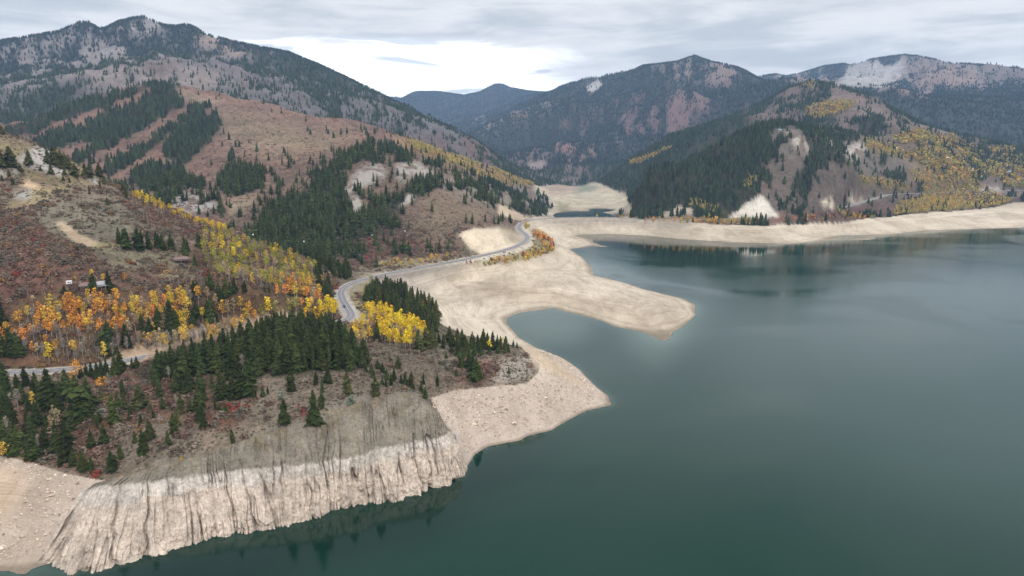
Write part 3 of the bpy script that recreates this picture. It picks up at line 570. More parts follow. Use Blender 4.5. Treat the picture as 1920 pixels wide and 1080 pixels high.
def ground_material():
    m, q, b = newmat('ground_cover')
    g = q.add('ShaderNodeNewGeometry'); P = g.outputs['Position']
    at = q.add('ShaderNodeAttribute', attribute_name='cover'); c = at.outputs['Color']
    mk = q.add('ShaderNodeAttribute', attribute_name='masks'); ms = q.add('ShaderNodeSeparateColor', i_0=mk.outputs['Color'])
    K, Sd, Bq = ms.outputs[0], ms.outputs[1], ms.outputs[2]
    n_big = q.noise(P, 0.012, 5, 0.6); n_mid = q.noise(P, 0.11, 5, 0.65, 0.6); n_fin = q.noise(P, 0.75, 5, 0.7); n_dot = q.noise(P, 0.42, 2, 0.5)
    # broad and fine patchiness of dry grass, soil and sagebrush
    var = q.math('ADD', q.math('MULTIPLY', n_big, 0.5), q.math('ADD', q.math('MULTIPLY', n_mid, 0.75), q.math('MULTIPLY', n_fin, 0.75)))
    rg = q.sstep(var, 0.70, 1.30, 0.45, 1.6)
    veg = q.mix(1.0, c, q.add('ShaderNodeCombineXYZ', i_0=rg, i_1=rg, i_2=rg).outputs[0], 'MULTIPLY')
    tuft = q.sstep(n_dot, 0.52, 0.62)
    veg = q.mix(q.math('MULTIPLY', tuft, 0.45), veg, (0.075, 0.070, 0.045))
    # rock: cracks and pale faces
    vr = q.add('ShaderNodeTexVoronoi', feature='DISTANCE_TO_EDGE', i_0=q.mix(0.85, q.noise(P, 0.2, 3, 0.6), P)); vr.inputs['Scale'].default_value = 0.35
    rf = q.math('MULTIPLY', q.sstep(n_fin, 0.3, 0.7, 0.78, 1.25), q.sstep(n_mid, 0.3, 0.7, 0.86, 1.15))
    rk = q.mix(1.0, c, q.add('ShaderNodeCombineXYZ', i_0=rf, i_1=rf, i_2=rf).outputs[0], 'MULTIPLY')
    # sand: strand lines that follow the falling water level
    sz = q.add('ShaderNodeSeparateXYZ', i_0=P)
    zc_ = q.math('ADD', q.math('MULTIPLY', sz.outputs[2], 1.0), q.math('MULTIPLY', q.noise(P, 0.03, 3, 0.6), 2.2))
    zv = q.add('ShaderNodeCombineXYZ', i_0=0.0, i_1=0.0, i_2=zc_)
    n_str = q.noise(zv.outputs[0], 2.6, 5, 0.75)
    n_st2 = q.noise(zv.outputs[0], 0.5, 2, 0.6)
    damp = q.sstep(sz.outputs[2], 0.1, 1.1, 0.55, 1.0)
    strand = q.math('MULTIPLY', q.sstep(n_str, 0.36, 0.64, 0.76, 1.09), q.sstep(n_st2, 0.35, 0.65, 0.86, 1.06))
    strand = q.math('ADD', strand, q.math('MULTIPLY', q.math('SUBTRACT', 0.99, strand), q.math('MULTIPLY', K, 1.3, clamp=True)))
    sf = q.math('MULTIPLY', strand, q.math('MULTIPLY', q.sstep(n_fin, 0.3, 0.7, 0.9, 1.06), q.math('MULTIPLY', q.math('MULTIPLY', q.sstep(n_big, 0.35, 0.65, 0.80, 1.06), q.sstep(q.noise(q.add('ShaderNodeMapping', i_0=P, i_Scale=(1, .35, 1), i_Rotation=(0, 0, .5)).outputs[0], 0.06, 5, 0.65, 1.5), .33, .62, .84, 1.05)), damp)))
    sdc = q.mix(1.0, c, q.add('ShaderNodeCombineXYZ', i_0=sf, i_1=q.math('POWER', sf, 1.05), i_2=q.math('POWER', sf, 1.15)).outputs[0], 'MULTIPLY')
    col = q.mix(q.math('MULTIPLY', K, 0.8, clamp=True), veg, rk)
    col = q.mix(q.math('MULTIPLY', Sd, 1.0, clamp=True), col, sdc)
    q.l.new(col, b.inputs['Base Color'])
    hb = q.math('ADD', q.math('MULTIPLY', n_fin, q.math('ADD', 0.5, q.math('MULTIPLY', Sd, -0.38))), q.math('MULTIPLY', n_dot, q.math('SUBTRACT', 0.9, q.math('MULTIPLY', Sd, 0.9))))
    hb = q.math('ADD', hb, q.math('MULTIPLY', q.math('MULTIPLY', n_mid, 3.0), K))
    bp = q.add('ShaderNodeBump', i_Height=hb); bp.inputs['Distance'].default_value = 1.0; bp.inputs['Strength'].default_value = 0.9
    q.l.new(bp.outputs[0], b.inputs['Normal'])
    return m
GM = ground_material()
CV = cover(X, Y, H)
Fm, Am, Km, Sm, Bm = (CV[..., k] for k in (3,4,5,6,7))
rgb = CV[..., :3].copy()
# world-scale patches of red brush, grass and bare soil
pn = fbm(X/(90+RR*0.03), Y/(90+RR*0.03), 61, 4); pm = fbm(X/35, Y/35, 62, 4)
wv = (1-ss(Sm, .1, .6))*(1-Km*.7)
rgb *= (1+wv*(0.35*pn+0.25*pm))[..., None]
rb = (wv*ss(Bm*0.75+pm*0.6+pn*0.5, 0.35, 0.75)*0.65)[..., None]
rgb = rgb*(1-rb)+al(118,88,78)*rb
# the forest floor under the trees: needle litter and shrubs, coloured darker for the tree shade
FN = fbm(X/(30+RR*.035), Y/(30+RR*.035), 71, 4)*0.45+fbm(X/(8+RR*.010), Y/(8+RR*.010), 72, 4)*0.6
FN = FN-.30*(GN-.45*np.sign(GN))*ss(RR, 1200, 2500)
def forest_here(F, fn): return (1-ss(RR, 2300, 3400))*forest_near(F, fn)+ss(RR, 2300, 3400)*ss(F+.95*fn, .08, .50)
def forest_near(F, fn): return ss(F+fn*np.minimum(1, 4*F*(1.16-F)+0.03)*1.15, 0.38, 0.60)
FF = forest_here(Fm, FN)*(1-ss(Sm, .2, .6))
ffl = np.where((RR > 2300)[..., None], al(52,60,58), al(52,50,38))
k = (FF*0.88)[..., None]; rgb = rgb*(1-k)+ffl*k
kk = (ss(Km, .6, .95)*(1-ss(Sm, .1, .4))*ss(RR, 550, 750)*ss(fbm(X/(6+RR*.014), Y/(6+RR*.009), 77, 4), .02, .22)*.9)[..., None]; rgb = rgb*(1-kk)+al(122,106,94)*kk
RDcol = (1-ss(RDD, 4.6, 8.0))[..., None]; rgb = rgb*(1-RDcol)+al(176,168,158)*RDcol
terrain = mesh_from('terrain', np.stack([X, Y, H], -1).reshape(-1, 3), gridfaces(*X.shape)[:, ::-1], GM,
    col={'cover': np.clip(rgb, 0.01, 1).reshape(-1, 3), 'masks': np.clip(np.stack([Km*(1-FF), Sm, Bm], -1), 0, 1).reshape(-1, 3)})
tag(terrain, kind='structure')
print('terrain', time.time()-T0)

# ------------------------------------------------------------------ water
def water_material():
    m, q, b = newmat('lake_water')
    g = q.add('ShaderNodeNewGeometry'); P = g.outputs['Position']
    at = q.add('ShaderNodeAttribute', attribute_name='shoal'); c = at.outputs['Color']; sc_ = q.add('ShaderNodeSeparateColor', i_0=c)
    mp = q.add('ShaderNodeMapping', i_0=P); mp.inputs['Rotation'].default_value = (0, 0, R(25)); mp.inputs['Scale'].default_value = (0.5, 0.8, 1)
    n1 = q.noise(mp.outputs[0], 0.008, 3, 0.5, 1.5)
    rip = q.sstep(n1, 0.36, 0.60)
    rip = q.math('MAXIMUM', q.math('MULTIPLY', rip, 0.8), q.math('MULTIPLY', sc_.outputs[1], .6))
    rip = q.math('MULTIPLY', rip, q.math('SUBTRACT', 1.0, sc_.outputs[2]))
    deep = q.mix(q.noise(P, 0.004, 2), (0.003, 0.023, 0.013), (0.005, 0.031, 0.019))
    deep = q.mix(sc_.outputs[2], deep, (0.002, 0.013, 0.008))  # darker body colour painted in for the reflection on calm water
    deep = q.mix(sc_.outputs[1], deep, (0.011, 0.039, 0.031))  # paler body colour painted in for sky sheen on the right side
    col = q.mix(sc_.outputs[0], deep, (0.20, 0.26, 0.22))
    q.l.new(col, b.inputs['Base Color'])
    b.inputs['Specular IOR Level'].default_value = 0.5; b.inputs['IOR'].default_value = 1.333
    q.l.new(q.math('ADD', 0.03, q.math('MULTIPLY', rip, 0.15)), b.inputs['Roughness'])
    w1 = q.noise(P, 0.9, 3, 0.6); w2 = q.noise(mp.outputs[0], 0.25, 3, 0.6)
    bp = q.add('ShaderNodeBump', i_Height=q.math('ADD', q.math('MULTIPLY', w1, 0.30), q.math('MULTIPLY', w2, 0.4)))
    bp.inputs['Distance'].default_value = 1.0
    q.l.new(q.math('ADD', 0.03, q.math('MULTIPLY', rip, 0.16)), bp.inputs['Strength'])
    q.l.new(bp.outputs[0], b.inputs['Normal'])
    return m
# (a level sheet in plan; where the bottom is near the surface the water is paler)
wt = np.linspace(R(-62), R(62), 500); wr = np.geomspace(60, 3400, 420)
WT, WR = np.meshgrid(wt, wr); WX, WY = WR*np.sin(WT), WR*np.cos(WT)
hb_ = ground(WX, WY); wu, wv_ = project(WX, WY, 0*WX)
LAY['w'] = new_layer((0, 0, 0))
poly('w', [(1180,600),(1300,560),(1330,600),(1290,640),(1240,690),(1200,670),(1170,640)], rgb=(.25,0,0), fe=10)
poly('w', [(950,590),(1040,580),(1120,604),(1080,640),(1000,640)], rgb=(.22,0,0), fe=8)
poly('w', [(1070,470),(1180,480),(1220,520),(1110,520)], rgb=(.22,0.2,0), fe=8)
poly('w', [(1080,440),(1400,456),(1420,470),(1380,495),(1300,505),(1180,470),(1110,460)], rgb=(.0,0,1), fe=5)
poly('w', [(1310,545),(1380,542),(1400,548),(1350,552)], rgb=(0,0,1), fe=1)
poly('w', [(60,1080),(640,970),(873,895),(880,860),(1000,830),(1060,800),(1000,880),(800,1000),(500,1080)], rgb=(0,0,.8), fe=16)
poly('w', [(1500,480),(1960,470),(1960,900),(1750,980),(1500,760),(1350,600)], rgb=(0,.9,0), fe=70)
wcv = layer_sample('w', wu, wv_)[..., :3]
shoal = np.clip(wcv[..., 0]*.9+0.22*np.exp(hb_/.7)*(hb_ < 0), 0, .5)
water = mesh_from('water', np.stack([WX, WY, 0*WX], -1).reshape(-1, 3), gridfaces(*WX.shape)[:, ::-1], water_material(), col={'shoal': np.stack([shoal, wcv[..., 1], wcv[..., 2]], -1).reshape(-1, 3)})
tag(water, kind='structure')
# ------------------------------------------------------------------ the columnar rock face above the water
RAILS = [((60,1070,-1),(150,925,17),(165,912,17)),((95,1060,0),(165,917,18),(175,908,18.2)),((133,1072,0),(183,907,18),(190,902,18.6)),((187,1066,0),(208,904,18),(212,895,19)),((262,1043,0),(242,902,18),(240,889,19.6)),((333,1022,0),(300,892,18),(288,871,20.4)),((413,1003,0),(380,884,18),(362,855,22.6)),((480,993,0),(450,878,18),(435,832,25)),
 ((545,977,0),(518,869,18),(500,808,27.6)),((600,964,0),(575,862,18),(560,793,29.6)),((663,946,0),(640,857,18),(618,774,31.4)),((733,936,0),(705,836,18),(680,748,33.3)),((790,920,0),(762,826,18),(735,738,33.8)),((835,906,0),(806,819,18),(778,741,33)),((862,896,0),(832,813,18),(813,764,28)),((873,888,0),(846,811,17.5),(838,800,19.5)),((878,874,-1),(856,818,15.5),(850,812,16))]
def lean(k, j, du):
    us = [r_[j][0] for r_ in RAILS]; u = RAILS[k][j][0]+du*min(1, k/3, (len(RAILS)-1-k)/3); return (u, float(np.interp(u, us, [r_[j][1] for r_ in RAILS])), float(np.interp(u, us, [r_[j][2] for r_ in RAILS])))
RAILS = [(row[0], lean(k, 1, 16), lean(k, 2, 34)) for k, row in enumerate(RAILS)]
r3 = [np.array([pt(a[0], a[1], z=a[2]) for a in row]) for row in RAILS]
rr = [catmull([tuple(row[k]) for row in r3], 1e9) for k in range(3)]
def resample_rows(rows, n):
    P = np.array(rows); P = np.concatenate([2*P[:1]-P[1:2], P, 2*P[-1:]-P[-2:-1]])
    L = np.linalg.norm(np.diff(P[1:-1, 0], axis=0), axis=1)+np.linalg.norm(np.diff(P[1:-1, 1], axis=0), axis=1); s = np.concatenate([[0], np.cumsum(L)])
    q_ = np.linspace(0, s[-1]-1e-6, n); i = np.searchsorted(s, q_, side='right')-1; t = ((q_-s[i])/(s[i+1]-s[i]))[:, None, None]
    a, b, c, d = P[i], P[i+1], P[i+2], P[i+3]
    return 0.5*((2*b)+(-a+c)*t+(2*a-5*b+4*c-d)*t*t+(-a+3*b-3*c+d)*t**3), q_/2
NS = 1500; rows, sm = resample_rows(r3, NS)
Wl, Ml, Tl = rows[:, 0], rows[:, 1], rows[:, 2]
tang = np.gradient(Wl[:, :2], axis=0)
for _ in range(60): tang[1:-1] = (tang[:-2]+tang[1:-1]+tang[2:])/3
tang /= np.linalg.norm(tang, axis=1)[:, None]; nor = np.stack([tang[:, 1], -tang[:, 0]], 1)
tl = np.concatenate([[-.12], np.linspace(0, 1, 66), np.linspace(1, 2, 46)[1:], [2.12, 2.25]])
NL = len(tl); V = np.zeros((NL, NS, 3))
for j, t in enumerate(tl):
    if t < 0: p = Wl+np.array([0, 0, t*20])
    elif t <= 1: p = Wl+(Ml-Wl)*t
    elif t <= 2: p = Ml+(Tl-Ml)*(t-1)
    else: p = Tl.copy(); p[:, :2] -= nor*(t-2)*16; p[:, 2] -= (t-2)*9
    V[j] = p
zq = V[..., 2]; SQ = np.broadcast_to(sm, zq.shape)
wob = 1.0*vn(SQ/9, zq/14, 201)+0.6*vn(SQ/3, zq/5, 202)
wob = wob+1.2*fbm(SQ/16, zq/30, 221, 2)
col1 = np.abs(vn((SQ+wob)/8.0, zq/60, 203)+.16*vn(SQ/4, zq/5, 222)); col2 = np.abs(vn((SQ+wob*.8)/3.0, zq/22, 204)); col3 = np.abs(vn((SQ+wob*.5)/1.5, zq/6, 205))
str_ = .18+.85*ss(fbm(SQ/12, zq/12, 206, 3), -.25, .35)
off = 2.6*fbm(SQ/24, zq/30, 207, 3)+2.2*(.5-np.abs(vn((SQ+wob)/12, zq/55, 251)))*(.4+.6*ss(zq, 14, 22))+2.2*np.minimum(col1*2.0, .6)-1.9*np.exp(-(col1/0.055)**2)*str_*(1-.45*ss(zq, 18, 24))-1.3*np.exp(-(col2/0.07)**2)*str_-0.5*np.exp(-(col3/0.09)**2)*str_+0.6*np.minimum(col2*2, .6)
# horizontal bedding breaks and tumbled blocks on the drowned part
lo = 1-ss(zq, 3, 12); left = 1-ss(SQ, 45, 95)
off = off+0.6*np.round(2.4*fbm(SQ/3.4, zq/2.4, 208, 3))*0.5*(0.30+0.6*lo+0.8*left)+0.30*fbm(SQ/1.1, zq/1.8, 209, 3)
off = off+1.0*lo*np.maximum(0, vn(SQ/4.5, zq/7, 210))+1.9*(1-ss(zq, 1, 9))*fbm(SQ/9, zq/20, 252, 3)+.5*(1-ss(zq, 2, 8))*np.round(2*fbm(SQ/3, zq/3, 253, 2))
fade = np.clip(np.minimum(SQ-0, SQ.max()-SQ)/14, 0, 1)*np.where(tl[:, None] > 1.8, np.clip((2.3-tl[:, None])/0.5, 0, 1), 1)
off = off*(0.35+0.65*fade)+0.9*fade-1.0*(1-fade)
V[..., 0] += nor[:, 0]*off; V[..., 1] += nor[:, 1]*off
V[..., 2] += 0.3*fbm(SQ/2, zq/2, 211, 2)*(tl[:, None] > .05)
hwn = 17.9+0.35*fbm(SQ/12, SQ*0, 212, 3)
pale = (1-ss(zq+.7*fbm(SQ/2.5, zq/2, 231, 3), hwn-0.6, hwn+0.5))[..., None]
band = ss(zq+1.5*fbm(SQ/20, zq*0, 213, 2), 12.5, 14.5)[..., None]
cpale = al(202,187,173)*(1-band)+al(197,187,177)*band
cpale = cpale*(1+0.22*fbm(SQ/9, zq/4, 214, 4)+.15*fbm(SQ/1.5, zq/7, 224, 3))[..., None]
cup = al(146,137,124)*(1+0.3*fbm(SQ/7, zq/10, 215, 4))[..., None]
gr_ = ss(fbm(SQ/8, zq/5, 216, 4)+(tl[:, None]-1.6)*0.8, 0.1, 0.4)[..., None]
cup = cup*(1-gr_*.6)+al(132,118,96)*gr_*.6
ccl = cpale*pale+cup*(1-pale)
off = off
crack_shade = (.85-.55*ss(zq, 17.0, 19.5))[..., None]*np.clip(.55*np.exp(-(col1/0.07)**2)*str_+.34*np.exp(-(col2/0.08)**2)*str_+.18*np.exp(-(col3/0.14)**2)*str_, 0, .75)[..., None]  # crevice shade painted into the rock colour along the column cracks
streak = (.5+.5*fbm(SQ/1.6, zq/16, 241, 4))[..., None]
ccl = ccl*(1-crack_shade)*(.88+.26*streak)+al(92,84,74)*crack_shade*.6
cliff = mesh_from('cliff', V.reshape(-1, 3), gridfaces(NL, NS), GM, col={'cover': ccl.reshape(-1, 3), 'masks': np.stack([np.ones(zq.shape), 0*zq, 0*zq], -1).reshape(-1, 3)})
tag(cliff, kind='structure')

# ------------------------------------------------------------------ the highway
def plain(name, col, rough=0.8, spec=0.2, metal=0.0):
    m, q, b = newmat(name); b.inputs['Base Color'].default_value = (*col, 1); b.inputs['Roughness'].default_value = rough
    b.inputs['Specular IOR Level'].default_value = spec; b.inputs['Metallic'].default_value = metal
    g = q.add('ShaderNodeNewGeometry'); n = q.noise(g.outputs['Position'], 0.8, 4, 0.6); f = q.sstep(n, .3, .7, .8, 1.12)
    q.l.new(q.mix(1.0, col, q.add('ShaderNodeCombineXYZ', i_0=f, i_1=f, i_2=f).outputs[0], 'MULTIPLY'), b.inputs['Base Color'])
    return m
ASPH = plain('asphalt', (0.19, 0.18, 0.185)); PAINT = plain('road_paint', (0.6, 0.6, 0.58)); 
rt = np.gradient(RD[:, :2], axis=0); rt /= np.linalg.norm(rt, axis=1)[:, None]; rn = np.stack([-rt[:, 1], rt[:, 0]], 1)
def strip(name, o0, o1, dz, mat, sel=None, dash=None):
    idx = np.arange(len(RD)) if sel is None else sel
    V, Fc = [], []
    if dash is None:
        for i in idx:
            for o_ in (o0, o1): V.append((RD[i,0]+rn[i,0]*o_, RD[i,1]+rn[i,1]*o_, RD[i,2]+dz))
        Fc = [(2*k, 2*k+1, 2*k+3, 2*k+2) for k in range(len(idx)-1)]
    else:
        for i in idx[:-1:1]:
            k = len(V)
            for t in (0.0, dash):
                p = RD[i]*(1-t)+RD[i+1]*t
                for o_ in (o0, o1): V.append((p[0]+rn[i,0]*o_, p[1]+rn[i,1]*o_, p[2]+dz))
            Fc.append((k, k+1, k+3, k+2))
    return mesh_from(name, V, Fc, mat)
hr = strip('road', -3.5, 3.5, 0.02, ASPH); tag(hr, kind='structure')
for o_ in (-3.2, 3.2): tag(strip('road_markings', o_-0.12, o_+0.12, 0.07, PAINT), kind='structure')
tag(strip('road_markings', -0.16, 0.16, 0.07, PAINT, dash=0.5), kind='structure')
print('cliff+road', time.time()-T0)

# ------------------------------------------------------------------ trees
def tintmat(name, rough=0.9, attr='tint', base=None, vary=0.35, trans=0.0):
    m, q, b = newmat(name)
    if base is None: c = q.add('ShaderNodeAttribute', attribute_name=attr).outputs['Color']
    else:
        oi = q.add('ShaderNodeObjectInfo'); r = oi.outputs['Random']
        f = q.math('ADD', 1-vary/2, q.math('MULTIPLY', r, vary))
        hs = q.add('ShaderNodeHueSaturation'); hs.inputs['Color'].default_value = (*base, 1)
        q.l.new(f, hs.inputs['Value']); q.l.new(q.math('ADD', 0.485, q.math('MULTIPLY', q.math('FRACT', q.math('MULTIPLY', r, 7.3)), 0.03)), hs.inputs['Hue'])
        c = hs.outputs[0]
    g = q.add('ShaderNodeNewGeometry'); n = q.noise(g.outputs['Position'], 0.9, 3, 0.6); f = q.sstep(n, .3, .7, .5, 1.5)
    c = q.mix(1.0, c, q.add('ShaderNodeCombineXYZ', i_0=f, i_1=f, i_2=f).outputs[0], 'MULTIPLY')
    q.l.new(c, b.inputs['Base Color']); b.inputs['Roughness'].default_value = rough; b.inputs['Specular IOR Level'].default_value = 0.08
    return m
def cone_crown(seed, levels, nb, core=6, droop=.10, R0=.21, lo=.06, wid=.55, ragged=.36):
    """fir crown of unit height: whorls of drooping sprays round a dark core"""
    rg = np.random.default_rng(seed); V = []; Fc = []
    lean = rg.normal(0, .025, 2); ph = rg.uniform(0, 6.28, 4); bulge = rg.uniform(.05, .2)
    for k in range(levels):
        z = lo+(0.96-lo)*(k/levels)**0.92
        r = R0*(1-z)**rg.choice([.62,.7,.8])*(1+rg.normal(0, .12)+bulge*math.sin(z*9+ph[0]))+0.006
        if z < .16: r *= .75
        n = max(4, int(nb*(0.55+0.45*(1-z))))
        for i in range(n):
            a = 2*math.pi*(i+rg.uniform(-.35, .35)+(k % 2)*.5)/n; rr_ = r*(1+rg.uniform(-ragged, ragged)*.8+.22*math.sin(a*2+ph[1]+z*5)+(-.5 if rg.random() < .06 else 0))
            w_ = wid*2*math.pi*rr_/n*0.75+0.006; ca, sa = math.cos(a), math.sin(a); z1 = z+rg.uniform(-.012, .012); dz_ = droop*rr_/R0*rg.uniform(.6, 1.3)
            b0 = len(V); cxx, cyy = lean*z
            V += [(cxx, cyy, z1+.035), (cxx+ca*rr_*.6-sa*w_, cyy+sa*rr_*.6+ca*w_, z1-dz_*.55), (cxx+ca*rr_, cyy+sa*rr_, z1-dz_), (cxx+ca*rr_*.6+sa*w_, cyy+sa*rr_*.6-ca*w_, z1-dz_*.55), (cxx+ca*rr_*.62, cyy+sa*rr_*.62, z1-dz_*.2)]
            Fc += [(b0, b0+1, b0+4), (b0+1, b0+2, b0+4), (b0+2, b0+3, b0+4), (b0+3, b0, b0+4)]
    if core:
        b0 = len(V)
        for i in range(core):
            a = 2*math.pi*i/core; V.append((math.cos(a)*R0*.5, math.sin(a)*R0*.5, lo+.03))
        V.append((lean[0], lean[1], 1.0)); V.append((0, 0, lo))
        for i in range(core): Fc.append((b0+i, b0+(i+1) % core, b0+core)); Fc.append((b0+(i+1) % core, b0+i, b0+core+1))
    return np.array(V), np.array(Fc)
def mini_cone(seed, n=6, tiers=3):
    rg = np.random.default_rng(seed); V = []; Fc = []
    for t in range(tiers):
        z0 = .04+.28*t; z1 = min(1.0, z0+.52) if t < tiers-1 else 1.0; r = .23*(1-z0)**.9; b0 = len(V)
        for i in range(n*2):
            a = math.pi*i/n+t*.5; rr_ = r*(rg.uniform(.85, 1.2) if i % 2 == 0 else rg.uniform(.5, .7)); V.append((math.cos(a)*rr_, math.sin(a)*rr_, z0+rg.uniform(-.03, .03)))
        V.append((0, 0, z1))
        for i in range(n*2): Fc.append((b0+i, b0+(i+1) % (2*n), b0+2*n))
    return np.array(V), np.array(Fc)
def tube(pts, rad, n=5):
    V = []; Fc = []
    for i, (p, r) in enumerate(zip(pts, rad)):
        for k in range(n):
            a = 2*math.pi*k/n; V.append((p[0]+math.cos(a)*r, p[1]+math.sin(a)*r, p[2]))
    for i in range(len(pts)-1):
        for k in range(n):
            a = i*n+k; b = i*n+(k+1) % n; Fc += [(a, b, b+n), (a, b+n, a+n)]
    return np.array(V), np.array(Fc)
def merge(parts):
    V = []; Fc = []; o = 0
    for v, f in parts: V.append(v); Fc.append(f+o); o += len(v)
    return np.concatenate(V), np.concatenate(Fc)
def leaf_crown(seed, n, size, lo=.5, hi=1.0, R0=.16, clumps=7, shape=1.0):
    """crown of small leaf faces gathered in uneven clumps; unit height"""
    rg = np.random.default_rng(seed); V = []; Fc = []
    C = []
    for i in range(clumps):
        z = lo+(hi-lo)*(i+.5)/clumps+rg.uniform(-.03, .03); t = (z-lo)/(hi-lo); rm = R0*(math.sin(math.pi*min(1, .18+.75*t))**.7)
        a = rg.uniform(0, 6.28); q_ = rm*rg.uniform(.15, .6)
        C.append((q_*math.cos(a), q_*math.sin(a), z, rm*rg.uniform(.55, .85)))
    for i in range(n):
        c = C[rg.integers(len(C))]; d = rg.normal(0, 1, 3); d /= np.linalg.norm(d); rr_ = c[3]*rg.uniform(.55, 1.05)
        p = np.array(c[:3])+d*rr_*np.array([1, 1, .75])
        nrm = d*.9+rg.normal(0, .5, 3)+np.array([0, 0, .35]); nrm /= np.linalg.norm(nrm)
        t1 = np.cross(nrm, rg.normal(0, 1, 3)); t1 /= np.linalg.norm(t1); t2 = np.cross(nrm, t1); s = size*rg.uniform(.6, 1.3)
        b0 = len(V); V += [tuple(p+t1*s), tuple(p+t2*s*.8), tuple(p-t1*s), tuple(p-t2*s*.8)]; Fc += [(b0, b0+1, b0+2), (b0, b0+2, b0+3)]
    return np.array(V), np.array(Fc)
def twig_crown(seed, n, lo=.35, R0=.14, wd=.006):
    rg = np.random.default_rng(seed); V = []; Fc = []
    for i in range(n):
        z = rg.uniform(lo, .93); a = rg.uniform(0, 6.28); L = R0*(1.15-z)*rg.uniform(.8, 1.6)
        p = np.array([0, 0, z]); d = np.array([math.cos(a), math.sin(a), rg.uniform(.5, 1.3)]); d /= np.linalg.norm(d)
        e = p+d*L*1.4; sd_ = np.cross(d, [0, 0, 1]); sd_ /= np.linalg.norm(sd_)+1e-9; b0 = len(V)
        V += [tuple(p-sd_*wd), tuple(p+sd_*wd), tuple(e)]; Fc.append((b0, b0+1, b0+2))
        for k in range(3):
            m_ = p+(e-p)*rg.uniform(.35, .9); e2 = m_+(d+rg.normal(0, .55, 3))*L*.55; b0 = len(V)
            V += [tuple(m_-sd_*wd*.8), tuple(m_+sd_*wd*.8), tuple(e2+sd_*wd*.3)]; Fc.append((b0, b0+1, b0+2))
    return np.array(V), np.array(Fc)

HI = [cone_crown(s, 24, 10, R0=r) for s, r in ((1,.20),(2,.24),(3,.27),(4,.22),(5,.29),(6,.19),(7,.23),(8,.26))]
MID = [cone_crown(s+20, 9, 6, core=5, R0=r) for s, r in ((1,.20),(2,.23),(3,.25),(4,.18))]
FAR = [mini_cone(s, 4, 3) for s in range(4)]
VFAR = [mini_cone(s+9, 3, 1) for s in range(3)]
ASP = [leaf_crown(s, 250, .034, lo, 1.0, r, 11) for s, lo, r in ((31,.46,.25),(32,.38,.27),(33,.52,.23),(34,.44,.30),(35,.32,.22))]
ASPL = [leaf_crown(s, 34, .055, .4, 1.0, .17, 5) for s in (41, 42, 43)]
ASPF = [leaf_crown(s, 16, .15, .2, 1.0, .26, 3) for s in (51, 52)]
TWG = [twig_crown(s, 130, R0=.19, wd=.0075) for s in (61, 62, 63)]
def shrub_mesh(seed, n, size=.2):
    rg = np.random.default_rng(seed); V = []; Fc = []
    for i in range(n):
        a = rg.uniform(0, 6.28); e = math.asin(rg.uniform(0.0, 1)); d = np.array([math.cos(a)*math.cos(e), math.sin(a)*math.cos(e), math.sin(e)*.9])
        p = d*rg.uniform(.6, 1.0)*np.array([.5, .5, 1.0])*np.array([1, 1, .8]); nrm = d+rg.normal(0, .4, 3); t1 = np.cross(nrm, rg.normal(0, 1, 3)); t1 /= np.linalg.norm(t1); t2 = np.cross(nrm, t1); t2 /= np.linalg.norm(t2); s = size*rg.uniform(.6, 1.3)
        b0 = len(V); V += [tuple(p+t1*s), tuple(p+t2*s), tuple(p-t1*s*.7-t2*s*.7)]; Fc.append((b0, b0+1, b0+2))
    return np.array(V), np.array(Fc)
SHR = [shrub_mesh(s, 84, .125) for s in (71, 72, 73)]
SHRF = [shrub_mesh(s, 12, .36) for s in (81, 82, 83)]
TRK_C = tube([(0,0,-.03),(0,0,.25)], (.022, .014), 6)
TRK_A = [tube([(0,0,-.04),(a,b,.35),(a*1.3,b*.6,.75)], (.013, .010, .004), 5) for a, b in ((.008,.004),(-.01,.006),(.004,-.012))]

def batch(name, protos, XYZ, Hs, Ws, C, mat, label=None, kind='stuff', trunk=None, trunkcol=None):
    """one object: many plants too many to count, each with its own size, turn and tint"""
    n = len(XYZ)
    if n == 0: return None
    pi_ = RNG.integers(0, len(protos), n); rot = RNG.uniform(0, 6.28, n); AV, AF, AC = [], [], []; off = 0
    for k, (pv, pf) in enumerate(protos):
        I = np.nonzero(pi_ == k)[0]
        if not len(I): continue
        c, s = np.cos(rot[I])[:, None], np.sin(rot[I])[:, None]
        vx = pv[None, :, 0]*Ws[I, None]; vy = pv[None, :, 1]*Ws[I, None]
        P = np.stack([vx*c-vy*s+XYZ[I, 0:1], vx*s+vy*c+XYZ[I, 1:2], pv[None, :, 2]*Hs[I, None]+XYZ[I, 2:3]], -1)
        AV.append(P.reshape(-1, 3)); AF.append((pf[None]+(np.arange(len(I))*len(pv))[:, None, None]+off).reshape(-1, 3)); off += len(I)*len(pv)
        AC.append(np.repeat(C[I], len(pv), axis=0))
    if trunk is not None:
        tv, tf = trunk; P = tv[None]*np.stack([Ws, Ws, Hs], -1)[:, None]+XYZ[:, None]
        AV.append(P.reshape(-1, 3)); AF.append((tf[None]+(np.arange(n)*len(tv))[:, None, None]+off).reshape(-1, 3)); AC.append(np.tile(trunkcol, (n*len(tv), 1)))
    o = mesh_from(name, np.concatenate(AV), np.concatenate(AF), mat, smooth=False, col=np.concatenate(AC), colname='tint')
    tag(o, label=label, kind=kind); return o

